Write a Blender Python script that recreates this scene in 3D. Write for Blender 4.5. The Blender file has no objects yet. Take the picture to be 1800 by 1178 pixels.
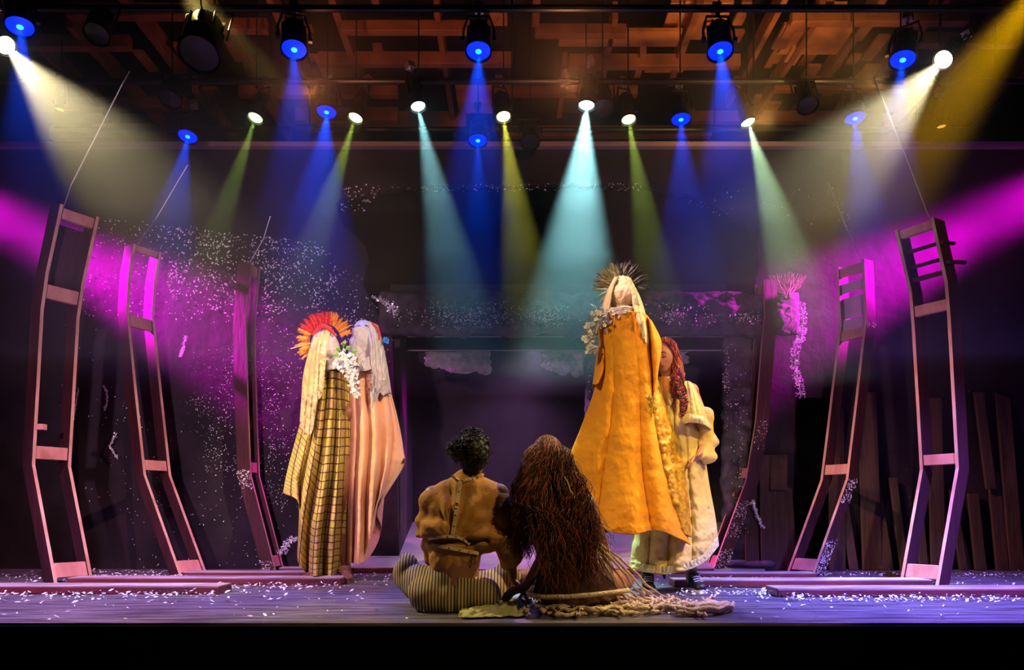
import bpy, bmesh, math, random
import numpy as np
from mathutils import Vector, Matrix, noise as mnoise
random.seed(7)
scn = bpy.context.scene
C = scn.collection
PI = math.pi
# ------------------------------------------------------------------ camera
CH, F = 0.515, 1350.0            # camera height above the stage floor, focal length in pixels of an 1800 wide frame
cam_d = bpy.data.cameras.new('camera'); cam = bpy.data.objects.new('camera', cam_d); C.objects.link(cam)
cam.location = (0, 0, CH); cam.rotation_euler = (PI/2, 0, 0)
cam_d.lens = 27.0; cam_d.sensor_width = 36.0; cam_d.shift_y = 311/1800.0
cam_d.clip_start = 0.05
scn.camera = cam
# ------------------------------------------------------------------ world, exposure
w = bpy.data.worlds.new('world'); scn.world = w; w.use_nodes = True
w.node_tree.nodes['Background'].inputs[0].default_value = (0.16, 0.09, 0.2, 1)
w.node_tree.nodes['Background'].inputs[1].default_value = 0.004
vs = scn.view_settings
scn.display_settings.display_device = 'sRGB'
vs.view_transform = 'Standard'; vs.look = 'None'; vs.gamma = 1; vs.use_curve_mapping = False; vs.exposure = 0.0
cy = scn.cycles
cy.use_denoising = True
cy.max_bounces = 5; cy.volume_bounces = 0; cy.diffuse_bounces = 2; cy.glossy_bounces = 2
cy.transparent_max_bounces = 12
cy.sample_clamp_indirect = 4.0
cy.use_adaptive_sampling = True; cy.adaptive_threshold = 0.02

def P(px, py, D):
    "point seen at pixel (px, py) at depth D from the camera, in metres"
    return Vector(((px-900)*D/F, D, CH+(900-py)*D/F))

def spot(name, loc, aim, color, power, angle, blend=0.4, radius=0.03, parent=None):
    d = bpy.data.lights.new(name, 'SPOT'); d.color = color; d.energy = power
    d.spot_size = math.radians(angle); d.spot_blend = blend; d.shadow_soft_size = radius
    o = bpy.data.objects.new(name, d); C.objects.link(o)
    loc = Vector(loc); aim = Vector(aim)
    o.matrix_world = Matrix.Translation(loc) @ (aim-loc).to_track_quat('-Z', 'Y').to_matrix().to_4x4()
    if parent:
        o.parent = parent; o.matrix_parent_inverse = parent.matrix_world.inverted()
    return o
# ------------------------------------------------------------------ lights of the house and the wings (out of frame), plus added fills
spot('house_spotlight', (-5.0, 2.6, 3.7), P(600, 770, 5.7), (1, .84, .42), 1500, 15, .5, .03)
spot('house_spotlight', (-0.6, -0.5, 2.4), P(600, 640, 5.7), (1, .80, .66), 120, 9, .6, .03)  # added frontal fill for the wrapped puppet heads, no source seen
spot('house_spotlight', (-2.6, 1.0, 3.9), P(1100, 740, 5.0), (1.0, 0.78, 0.38), 680, 21, .5, .03)
spot('house_spotlight', (3.6, 2.4, 3.3), P(1150, 780, 5.0), (1.0, 0.72, 0.26), 560, 21, .5, .03)
spot('house_spotlight', (2.4, 1.4, 3.0), P(980, 1000, 3.9), (1.0, 0.70, 0.34), 250, 42, .7, .04)
spot('house_spotlight', (1.7, 1.2, 3.2), P(635, 700, 5.8), (1, .76, .5), 1150, 15, .6, .03)  # added key for the peach puppet, which stood too dark
spot('rim_spotlight', (1.5, 4.6, 3.6), P(880, 900, 3.95), (1.0, 0.86, 0.58), 130, 44, .6, .03)
spot('rim_spotlight', (-3.2, 4.5, 3.0), P(900, 960, 3.9), (1.0, 0.7, 0.8), 60, 34, .6, .03)
spot('rib_cross_light', (0.8, 3.8, 3.3), P(190, 830, 5.8), (1.0, 0.50, 0.45), 760, 29, .9, .03)
spot('rib_cross_light', (-0.8, 3.8, 3.3), P(1590, 830, 5.7), (1.0, 0.42, 0.46), 860, 31, .9, .03)
MAG = (1.0, 0.0, 0.86)
spot('magenta_side_light', P(-230, 262, 6.5), P(330, 560, 6.85), MAG, 8500, 22, 1, .1)
spot('magenta_side_light', P(2050, 232, 6.45), P(1480, 520, 6.85), MAG, 8500, 22, 1, .1)
spot('amber_side_light', P(1860, -60, 5.2), P(1560, 330, 5.0), (1.0, .48, .0), 900, 22, 1, .05)
spot('warm_top_light', P(300, -60, 5.2), P(470, 190, 5.0), (1.0, .72, .2), 420, 22, 1, .05)
spot('front_fill', (-1.6, -1.5, 1.6), P(400, 640, 6.9), (1.0, .6, .85), 1300, 32, .9, .1)  # added unseen fill to bring up the wall and its flecks
spot('front_fill', (1.6, -1.5, 1.6), P(1330, 640, 6.9), (1.0, .6, .7), 520, 32, .9, .1)
# floor washes from lamps above the frame, then added spots for doorway and ribs
spot('violet_floor_wash', (-2.6, 3.6, 3.0), (-2.6, 4.7, 0), (.86, .50, 1.0), 900, 76, .9, .1)
spot('violet_floor_wash', (2.9, 3.6, 3.0), (2.9, 4.3, 0), (.24, .16, 1.0), 2600, 80, .9, .1)
spot('white_floor_wash', (2.6, 3.6, 3.0), P(1450, 1045, 4.8), (.75, 1.0, .9), 260, 44, .9, .1)
spot('pink_floor_wash', (0.2, 6.6, 1.9), (0.1, 6.3, 0), (.8, .42, 1.0), 70, 150, .9, .1)  # added spot in the doorway, no fixture, to brighten the ramp
spot('pink_alcove_wash', (0.1, 7.4, 2.25), (-0.1, 7.2, 0), (.66, .34, .9), 100, 110, .9, .1)  # second added source, unseen behind the door header
spot('purple_rib_light', (-1.7, -.4, 2.6), P(445, 690, 6.7), (.85, .06, .55), 260, 8, .8, .05)  # added spots from the front that turn the back ribs purple
spot('purple_rib_light', (1.4, -.4, 2.6), P(1325, 690, 6.7), (.85, .06, .55), 260, 8, .8, .05)
# ------------------------------------------------------------------ mesh helpers
def root_of(o):
    while o.parent: o = o.parent
    return o
def tag(o, label=None, cat=None, group=None, kind=None):
    if label: o['label'] = label
    if cat: o['category'] = cat
    if group: o['group'] = group
    if kind: o['kind'] = kind
    return o
def empty(name, loc, label=None, cat=None, group=None):
    o = bpy.data.objects.new(name, None); C.objects.link(o); o.location = loc; o.empty_display_size = .1
    return tag(o, label, cat, group)
def mesh_obj(name, verts, faces, m, parent=None, smooth=False, origin=None, uvs=None, mi=None):
    if parent: org = Vector(root_of(parent).location)
    else: org = Vector(origin) if origin is not None else Vector((0, 0, 0))
    me = bpy.data.meshes.new(name)
    v = np.array([tuple(p) for p in verts], dtype=float).reshape(-1, 3) - np.array(org)
    me.from_pydata(v.tolist(), [], [list(map(int, f)) for f in faces])
    for x in (m if isinstance(m, (list, tuple)) else [m]): me.materials.append(x)
    if mi is not None: me.polygons.foreach_set('material_index', mi)
    if smooth: me.polygons.foreach_set('use_smooth', [True]*len(me.polygons))
    if uvs is not None:
        uv = me.uv_layers.new(name='UVMap'); uvs = np.asarray(uvs, dtype=float)
        idx = np.zeros(len(me.loops), dtype=np.int32); me.loops.foreach_get('vertex_index', idx)
        uv.data.foreach_set('uv', uvs[idx].ravel())
    me.update()
    o = bpy.data.objects.new(name, me); C.objects.link(o)
    if parent: o.parent = parent
    else: o.location = org
    return o
class MB:
    def __init__(s): s.v = []; s.f = []; s.m = []
    def add(s, vs, fs, mi=0):
        b = len(s.v); s.v += [Vector(p) for p in vs]; s.f += [[b+i for i in f] for f in fs]; s.m += [mi]*len(fs); return s
    def box(s, lo, hi, mi=0):
        x0,y0,z0 = lo; x1,y1,z1 = hi
        return s.hexa([(x0,y0,z0),(x1,y0,z0),(x1,y1,z0),(x0,y1,z0),(x0,y0,z1),(x1,y0,z1),(x1,y1,z1),(x0,y1,z1)], mi)
    def hexa(s, c, mi=0):
        return s.add(c, [(0,3,2,1),(4,5,6,7),(0,1,5,4),(1,2,6,5),(2,3,7,6),(3,0,4,7)], mi)
    def cyl(s, p, q, r0, r1=None, n=12, mi=0, cap=True):
        p = Vector(p); q = Vector(q); r1 = r0 if r1 is None else r1
        d = (q-p).normalized(); a = d.orthogonal().normalized(); b = d.cross(a)
        vs = [p+(a*math.cos(t)+b*math.sin(t))*r0 for t in [2*PI*i/n for i in range(n)]]
        vs += [q+(a*math.cos(t)+b*math.sin(t))*r1 for t in [2*PI*i/n for i in range(n)]]
        fs = [(i, (i+1)%n, n+(i+1)%n, n+i) for i in range(n)]
        if cap: fs += [tuple(range(n-1,-1,-1)), tuple(range(n, 2*n))]
        return s.add(vs, fs, mi)
    def tube(s, pts, r, n=6, mi=0):
        pts = [Vector(p) for p in pts]; rs = r if isinstance(r, (list, tuple)) else [r]*len(pts)
        vs = []; fs = []; a = None
        for i, p in enumerate(pts):
            d = (pts[min(i+1, len(pts)-1)] - pts[max(i-1, 0)])
            if d.length < 1e-9: d = Vector((0,0,1))
            d.normalize()
            a = d.orthogonal() if a is None else (a - d*a.dot(d))
            if a.length < 1e-6: a = d.orthogonal()
            a.normalize(); b = d.cross(a)
            vs += [p+(a*math.cos(2*PI*k/n)+b*math.sin(2*PI*k/n))*rs[i] for k in range(n)]
        for i in range(len(pts)-1):
            fs += [(i*n+k, i*n+(k+1)%n, (i+1)*n+(k+1)%n, (i+1)*n+k) for k in range(n)]
        fs += [tuple(range(n-1,-1,-1)), tuple(range((len(pts)-1)*n, len(pts)*n))]
        return s.add(vs, fs, mi)
    def ball(s, c, r, n=8, m=6, mi=0):
        c = Vector(c); r = Vector(r) if isinstance(r, (tuple, list, Vector)) else Vector((r,r,r))
        vs = [c+Vector((0,0,r.z))]
        for j in range(1, m):
            t = PI*j/m
            vs += [c+Vector((r.x*math.sin(t)*math.cos(2*PI*i/n), r.y*math.sin(t)*math.sin(2*PI*i/n), r.z*math.cos(t))) for i in range(n)]
        vs.append(c-Vector((0,0,r.z)))
        fs = [(0, 1+i, 1+(i+1)%n) for i in range(n)]
        for j in range(m-2): fs += [(1+j*n+i, 1+(j+1)*n+i, 1+(j+1)*n+(i+1)%n, 1+j*n+(i+1)%n) for i in range(n)]
        L = len(vs)-1; b = 1+(m-2)*n
        fs += [(L, b+(i+1)%n, b+i) for i in range(n)]
        return s.add(vs, fs, mi)
    def build(s, name, m, parent=None, smooth=False, origin=None):
        return mesh_obj(name, s.v, s.f, m, parent, smooth, origin, mi=s.m)
def mod_solid(o, t, off=0.0):
    m = o.modifiers.new('thickness', 'SOLIDIFY'); m.thickness = t; m.offset = off; return o
def mod_bevel(o, wd=0.004):
    m = o.modifiers.new('bevel', 'BEVEL'); m.width = wd; m.segments = 1; m.limit_method = 'ANGLE'; return o
# ------------------------------------------------------------------ materials
def mat(name, col, rough=.7, col2=None, scale=6, stretch=(1,1,1), bump=0, bscale=30, metal=0, emit=None, estr=0, spec=.5, cloth=0, lo=.35, hi=.65, trans=0):
    m = bpy.data.materials.new(name); m.use_nodes = True; nt = m.node_tree; N = nt.nodes; Lk = nt.links
    b = N['Principled BSDF']; b.inputs['Base Color'].default_value = (*col, 1); b.inputs['Roughness'].default_value = rough
    b.inputs['Metallic'].default_value = metal; b.inputs['Specular IOR Level'].default_value = spec
    tc = N.new('ShaderNodeTexCoord'); mp = N.new('ShaderNodeMapping'); mp.inputs['Scale'].default_value = stretch
    Lk.new(tc.outputs['Object'], mp.inputs['Vector'])
    if col2:
        n = N.new('ShaderNodeTexNoise'); n.inputs['Scale'].default_value = scale; n.inputs['Detail'].default_value = 5
        r = N.new('ShaderNodeValToRGB'); r.color_ramp.elements[0].color = (*col, 1); r.color_ramp.elements[1].color = (*col2, 1)
        r.color_ramp.elements[0].position = lo; r.color_ramp.elements[1].position = hi
        Lk.new(mp.outputs[0], n.inputs['Vector']); Lk.new(n.outputs['Fac'], r.inputs[0]); Lk.new(r.outputs[0], b.inputs['Base Color'])
    if bump:
        n = N.new('ShaderNodeTexNoise'); n.inputs['Scale'].default_value = bscale; n.inputs['Detail'].default_value = 6
        bp = N.new('ShaderNodeBump'); bp.inputs['Strength'].default_value = bump; bp.inputs['Distance'].default_value = .02
        Lk.new(mp.outputs[0], n.inputs['Vector']); Lk.new(n.outputs['Fac'], bp.inputs['Height']); Lk.new(bp.outputs[0], b.inputs['Normal'])
    if cloth: b.inputs['Sheen Weight'].default_value = cloth; b.inputs['Sheen Tint'].default_value = (*col, 1)
    if emit: b.inputs['Emission Color'].default_value = (*emit, 1); b.inputs['Emission Strength'].default_value = estr
    if trans:
        t = N.new('ShaderNodeBsdfTranslucent'); t.inputs['Color'].default_value = (*col, 1)
        mx = N.new('ShaderNodeMixShader'); mx.inputs[0].default_value = trans
        Lk.new(b.outputs[0], mx.inputs[1]); Lk.new(t.outputs[0], mx.inputs[2]); Lk.new(mx.outputs[0], N['Material Output'].inputs[0])
    return m
M_floor = mat('painted_stage_floor', (.05,.038,.05), .36, (.19,.165,.19), 2.4, (1,7,1), bump=.25, bscale=9)
M_wall = mat('dark_plaster', (.009,.005,.008), .85, (.025,.013,.023), 3, bump=.4, bscale=8)
M_black = mat('black_masking', (.0012,.0012,.0015), 1.0, spec=.05)
M_rock = mat('mossy_foam', (.035,.028,.034), .9, (.10,.075,.09), 9, bump=1, bscale=14)
M_panel = mat('painted_panel', (.03,.022,.026), .9, (.05,.036,.042), 2, bump=.1)
M_ramp = mat('purple_painted_ramp', (.30,.27,.32), .5, (.45,.42,.46), 3, bump=.15, bscale=12)
M_scrap = mat('torn_plaster', (.42,.36,.38), .9, (.26,.2,.22), 14, bump=.8, bscale=25)
M_ceilwood = mat('raw_timber', (.30,.105,.05), .7, (.16,.05,.025), 5, (1,1,1), bump=.3)
M_ceildark = mat('ceiling_void', (.012,.007,.006), .95)
M_ply = mat('plywood_sheet', (.55,.22,.07), .7, (.28,.10,.04), 4)
M_metal = mat('black_lamp_metal', (.02,.02,.022), .4, metal=.6)
M_steel = mat('galvanised_steel', (.5,.5,.52), .35, metal=.9)
M_ribface = mat('maroon_stained_plywood', (.075,.016,.022), .6, (.035,.008,.012), 5, (1,1,.25), bump=.3)
M_ribedge = mat('lit_plywood_edge', (.62,.40,.30), .6, (.42,.2,.15), 12, (1,1,.3), bump=.2)  # paler than the faces: light on the rail edges put into the colour
M_board = mat('red_painted_timber', (.20,.03,.04), .55, (.10,.018,.025), 6, (.3,1,1), bump=.3)
M_boardtop = mat('pale_timber_top', (.55,.45,.48), .6, (.3,.18,.2), 8, (.4,1,1), bump=.2)  # paler colour for the upper face of the floor timbers
M_plank = mat('weathered_plank', (.08,.042,.03), .8, (.03,.016,.014), 4, (2,2,.4), bump=.5, bscale=12)
M_confetti = mat('white_confetti', (.92,.9,.9), .35)
M_glitter = mat('silver_glitter', (.85,.85,.9), .25, metal=.4)
# ------------------------------------------------------------------ setting
f = MB(); f.box((-7.5, 3.56, -.9), (7.5, 9.2, 0)); fl = f.build('floor', M_floor); tag(fl, kind='structure')
f = MB(); f.box((-7.5, 3.53, -.9), (7.5, 3.556, -.012)); tag(f.build('trim_1', M_black), kind='structure')     # stage fascia
f = MB(); f.box((-7.5, -3, -.93), (7.5, 3.53, -.9)); tag(f.build('floor.001', M_black), kind='structure')       # auditorium floor
f = MB(); f.box((-7.5, 8.75, -.0), (7.5, 8.85, 5.6)); tag(f.build('wall_rear', M_black), kind='structure')
f = MB(); f.box((-7.6, 3.2, 0), (-7.5, 8.8, 5.6)); tag(f.build('wall_left', M_black), kind='structure')
f = MB(); f.box((7.5, 3.2, 0), (7.6, 8.8, 5.6)); tag(f.build('wall_right', M_black), kind='structure')
DW = 6.97
def interp(tab, t):
    for (a, b), (c, d) in zip(tab, tab[1:]):
        if t <= c: return b + (d-b)*max(0, (t-a))/(c-a)
    return tab[-1][1]
# back wall: a plaster sheet with a ragged opening, built as rows of quads with a jagged rim
wv = []; wf = []
def strip(rows):
    b = len(wv); n = len(rows[0])
    for r in rows: wv.extend(r)
    for i in range(len(rows)-1):
        for j in range(n-1):
            wf.append((b+i*n+j, b+i*n+j+1, b+(i+1)*n+j+1, b+(i+1)*n+j))
edgeL = [(262,580),(330,596),(350,588),(400,604),(430,640),(450,650),(500,638),(540,656),(590,690),(700,695),(918,701),(1010,704)]
rows = []
for k in range(60):
    y = 262 + (1001-262)*k/59
    xr = interp(edgeL, y) + (6*mnoise.noise(Vector((y*.09, 0, 0))) + 4*mnoise.noise(Vector((y*.35, 3, 0)))) * (1 if y < 590 else .15)
    rows.append([P(x, y, DW) for x in np.linspace(-420, xr, 24)])
strip(rows)
top = [(570,395),(600,350),(660,345),(720,330),(1100,328),(1180,338),(1260,360),(1335,420)]
rows = []
for x in np.linspace(580, 1335, 70):
    yb = interp(top, x) + 8*mnoise.noise(Vector((x*.05, 7, 0))) + 4*mnoise.noise(Vector((x*.2, 9, 0)))
    rows.append([P(x, y, DW) for y in np.linspace(262, yb, 4)])
strip(rows)
rows = []
for k in range(40):
    y = 262 + (1001-262)*k/39
    xl = 1330 + 8*mnoise.noise(Vector((y*.06, 17, 0)))
    rows.append([P(x, y, DW) for x in np.linspace(xl, 2220, 20)])
strip(rows)
wb = mesh_obj('wall_back', wv, wf, M_wall); mod_solid(wb, .07, 0); tag(wb, kind='structure')
f = MB(); f.box((-7.5, DW-.1, P(0,266,DW).z), (7.5, DW-.02, P(0,258,DW).z)); f.build('top_batten', mat('batten_paint', (.25,.18,.22), .6), wb)
# alcove behind the doorway
f = MB(); f.box((-1.25, 7.9, 0), (2.2, 7.96, P(0,500,7.9).z)); tag(f.build('wall_alcove', M_panel), kind='structure')
f = MB(); f.box((P(701,0,7.0).x-.09, 7.02, 0), (P(703,0,7.0).x, 7.9, 2.2)); tag(f.build('trim_2', M_panel), kind='structure')
a, b_ = P(560,0,6.62), P(1345,0,6.62)
zt = P(0,918,7.9).z
f = MB(); f.add([(a.x,6.62,0),(b_.x,6.62,0),(b_.x+.15,7.88,0),(a.x-.15,7.88,0),(a.x,6.62,.02),(b_.x,6.62,.02),(b_.x+.15,7.88,zt),(a.x-.15,7.88,zt)],
                [(0,3,2,1),(4,5,6,7),(0,1,5,4),(1,2,6,5),(2,3,7,6),(3,0,4,7)])
rp = f.build('ramp', M_ramp, origin=(0,6.62,0)); tag(rp, 'smooth purple-lit ramp strewn with flecks rising to the dark doorway', 'ramp')

def bumpy(name, x0, x1, y0, y1, D, th, amp, label, cat, m=M_rock, nx=110, ny=26, seed=0, group=None):
    "rough carved slab seen between pixel edges, thickness th towards the camera, ragged outline"
    vs = []; fs = []
    for j in range(ny):
        for i in range(nx):
            u = i/(nx-1); v = j/(ny-1)
            ju = 0 if x1-x0 > y1-y0 else amp*(2.2*mnoise.noise(Vector((v*9, seed, 1)))+1.2*mnoise.noise(Vector((v*31, seed, 5))))*(2*abs(u-.5))**2
            jv = 0 if x1-x0 < y1-y0 else amp*(2.2*mnoise.noise(Vector((u*14, seed, 2)))+1.2*mnoise.noise(Vector((u*47, seed, 7))))*(2*abs(v-.5))**2
            px = x0+(x1-x0)*u+ju; py = y0+(y1-y0)*v+jv
            e = 1-max(abs(2*u-1)**8, abs(2*v-1)**4)
            p = P(px, py, D); p.y = D - th*e*(.7+.8*mnoise.noise(Vector((px*.035, py*.05, seed)))+.4*mnoise.noise(Vector((px*.12, py*.12, seed))))
            vs.append(p)
    for j in range(ny-1):
        for i in range(nx-1): fs.append((j*nx+i, j*nx+i+1, (j+1)*nx+i+1, (j+1)*nx+i))
    o = mesh_obj(name, vs, fs, m, smooth=True, origin=P((x0+x1)/2, y1, D)); mod_solid(o, .04, 0)
    return tag(o, label, cat, group)
lint = bumpy('cave_lintel', 668, 1402, 517, 588, 6.86, .16, 4, 'rough dark lintel across the doorway, speckled with white flecks', 'lintel', seed=1)
col1 = bumpy('rough_pillar', 1272, 1318, 592, 1000, 6.88, .08, 4, 'rough dark pillar with a speckled left edge, right end of the doorway', 'pillar', nx=20, ny=90, seed=2)
col2 = bumpy('rough_pillar', 1031, 1062, 592, 946, 6.9, .1, 3, 'rough dark bark-like post in the doorway behind the orange puppet', 'pillar', nx=16, ny=80, seed=3)
# header board of the doorway
f = MB(); a = P(716,594,6.93); b_ = P(1272,616,6.93); f.box((a.x,6.91,b_.z),(b_.x,6.96,a.z))
hd = f.build('door_header', M_black, origin=a); tag(hd, 'dark flat header board with thin pale edges above the doorway', 'board')
for y in (592, 616):
    g = MB(); p = P(716,y,6.905); q = P(1272,y,6.905); g.box((p.x,6.90,p.z-.004),(q.x,6.912,p.z+.003)); g.build('edge_strip', mat('pale_edge', (.3,.28,.27), .5), hd)
def scrap(x0, x1, y0, y1, D, label, seed):
    vs = []; fs = []; nx, ny = 60, 18
    for j in range(ny):
        for i in range(nx):
            u = i/(nx-1); v = j/(ny-1)
            yb = y1 - (y1-y0)*.5*max(0, .55-u*1.1)**1 + 7*mnoise.noise(Vector((u*6, seed, 0))) + 3*mnoise.noise(Vector((u*22, seed, 0)))
            px = x0+(x1-x0)*u + (9*mnoise.noise(Vector((v*4, seed, 3)))+3*mnoise.noise(Vector((v*14, seed, 3))))*(2*u-1)
            py = y0+(yb-y0)*v
            p = P(px, py, D); p.y -= .05*(.5+mnoise.noise(Vector((px*.04, py*.06, seed))))*(1-(2*v-1)**2); vs.append(p)
    for j in range(ny-1):
        for i in range(nx-1): fs.append((j*nx+i, j*nx+i+1, (j+1)*nx+i+1, (j+1)*nx+i))
    o = mesh_obj('plaster_scrap', vs, fs, M_scrap, smooth=True, origin=P((x0+x1)/2, y0, D)); mod_solid(o, .02, 0)
    tag(o, label, 'plaster scrap', 'ragged plaster scraps under the door header')
scrap(748, 862, 612, 656, 6.985, 'ragged pale pink scrap under the door header, beside the pale puppets', 4)
scrap(953, 1034, 612, 660, 6.985, 'ragged grey scrap under the door header, left of the bark-like post', 8)
scrap(1150, 1208, 612, 640, 6.985, 'small ragged grey scrap behind the red-haired woman', 12)

# ------------------------------------------------------------------ ceiling: joists, purlins and plywood over the grid
HC = 4.1 + CH
cl = MB(); cl.box((-7.5, 2.8, HC+.45), (7.5, 8.8, HC+.5)); ceil = cl.build('ceiling', M_ceildark); tag(ceil, kind='structure')
def dep(py, z=HC): return F*(z-CH)/(900-py)
rj = random.Random(3)
for x, wd, y0, y1 in [(-4.9,.05,5.4,7.4),(-4.2,.05,5.9,8.2),(-3.75,.05,6.5,8.3),(-3.12,.07,5.2,7.3),(-3.1,.06,7.5,8.6),(-2.48,.06,5.2,7.0),(-2.46,.06,7.1,8.5),(-1.95,.05,5.8,8.2),(-1.45,.06,5.2,7.6),(-1.1,.06,5.6,6.3),
                      (-.62,.05,6.3,8.4),(.2,.06,5.2,6.5),(.49,.05,7.1,8.0),(.86,.05,6.4,7.4),(1.18,.06,6.9,8.0),(1.52,.06,6.2,7.4),(2.19,.05,5.3,7.8),(2.55,.05,6.3,8.4),(2.98,.06,5.2,8.3),(3.5,.05,5.5,7.6),(4.1,.06,5.2,8.4),(4.8,.05,5.6,8.2)]:
    g = MB(); g.box((x-wd/2, y0, HC), (x+wd/2, y1, HC+.16)); mod_bevel(g.build('joist', M_ceilwood, ceil))
for py, x0, x1, h in [(20,120,340,.05),(46,600,862,.03),(44,330,470,.04),(52,940,1100,.03),(75,30,230,.05),(104,560,900,.05),(108,1000,1300,.05),(158,860,1120,.03),(160,420,700,.04),(205,520,700,.08),(206,1180,1500,.05),(236,90,290,.10),(232,880,1250,.05),(150,1360,1620,.04),(182,100,330,.05),(215,560,820,.1),(70,1600,1790,.05),(30,1390,1700,.04)]:
    D = dep(py); a = P(x0,py,D); b_ = P(x1,py,D)
    g = MB(); g.box((a.x, D-.04, a.z-.06), (b_.x, D+.04, a.z+h)); mod_bevel(g.build('purlin', M_ceilwood, ceil))
# the broad lit timber and the plywood sheets
for px0, px1, py0, py1, z in [(985,1190,55,82,HC),(1560-600+600-420,1200,105,128,HC+.02),(1180,1262,5,70,HC+.1),(552,640,100,140,HC+.05),(800,866,150,200,HC-.1),(1395,1470,48,96,HC+.05),(1410,1450,138,160,HC+.05)]:
    D0 = F*(z-CH)/(900-py0); D1 = F*(z-CH)/(900-py1); Dm = (D0+D1)/2
    g = MB(); a = P(px0, py0, D0); b_ = P(px1, py1, D1)
    g.box((a.x, min(D0,D1), z), (b_.x*D0/D1 if False else b_.x, max(D0,D1), z+.03)); g.build('plywood_sheet', M_ply, ceil)
for i in range(46):      # offcuts and blocks laid over the joists, lit by the added ceiling spots
    px = rj.choice([rj.uniform(1180,1560), rj.uniform(60,900), rj.uniform(1350,1550)]); py = rj.uniform(5, 200); z = HC + rj.uniform(-.05,.25)
    D = F*(z-CH)/(900-py); p = P(px, py, D); l = rj.uniform(.05,.16); dd = rj.uniform(.06,.35)
    g = MB(); g.box((p.x-l/2, D-dd/2, z), (p.x+l/2, D+dd/2, z+.03)); g.build('offcut', rj.choice([M_ply, M_ceilwood]), ceil)
for x0, x1, y, z in [(-4.6,4.6,5.3,3.99),(-4.4,4.4,6.2,3.99),(-4.4,4.4,7.4,4.2)]:
    g = MB(); g.cyl((x0,y,z),(x1,y,z),.024,n=10); o = g.build('lighting_pipe', M_metal, origin=(0,y,z))
    tag(o, {5.3:'long black pipe carrying the front row of stage lamps', 6.2:'long black pipe carrying the middle row of stage lamps', 7.4:'long black pipe spanning the rear under the ceiling timbers'}[y], 'pipe', 'lighting pipes')
    for k in range(5):
        xx = x0+.5+k*(x1-x0-1)/4; h = MB(); h.cyl((xx,y,z+.02),(xx,y,HC+.46),.008,n=6); h.build('hanger', M_metal, o)
spot('ceiling_bounce_spot', (1.9, 5.7, 3.4), (1.75, 7.0, 4.7), (1,.5,.12), 75, 95, .8, .05)  # added warm spots standing in for bounce light on the ceiling
spot('ceiling_bounce_spot', (2.6, 5.4, 3.5), (2.5, 6.7, 4.7), (1,.5,.12), 75, 75, .8, .05)
spot('ceiling_bounce_spot', (-1.4, 5.3, 3.4), (-1.5, 6.8, 4.7), (1,.33,.14), 50, 110, .8, .05)
spot('ceiling_bounce_spot', (.4, 5.2, 3.4), (.5, 6.6, 4.7), (1,.35,.14), 50, 110, .8, .05)
# ------------------------------------------------------------------ haze hanging under the grid, thinning downwards
HAZE = 0.12
def haze(name, z0, z1, dens, ins):
    m = bpy.data.materials.new(name); m.use_nodes = True; nt = m.node_tree; nt.nodes.clear()
    o_ = nt.nodes.new('ShaderNodeOutputMaterial'); s_ = nt.nodes.new('ShaderNodeVolumeScatter')
    s_.inputs['Density'].default_value = dens; s_.inputs['Anisotropy'].default_value = .25; nt.links.new(s_.outputs[0], o_.inputs['Volume'])
    g = MB(); g.box((-7+ins, 4.7+ins, z0), (7-ins, 6.64-ins, z1)); o = g.build(name, m, origin=(0, 5.4, z0))
    return o
hz = [(2.85,4.45),(2.4,4.42),(1.95,4.39),(1.5,4.36)]
hroot = empty('haze', (0,5.4,1.5), 'stage haze hanging under the grid and catching the lamp beams', 'haze'); hroot['kind'] = 'stuff'
for i, (a, b_) in enumerate(hz):
    o = haze('haze_layer', a, b_, HAZE/len(hz), .01*i); o.location = Vector(o.location)-Vector(hroot.location); o.parent = hroot; o['kind'] = 'stuff'
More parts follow.
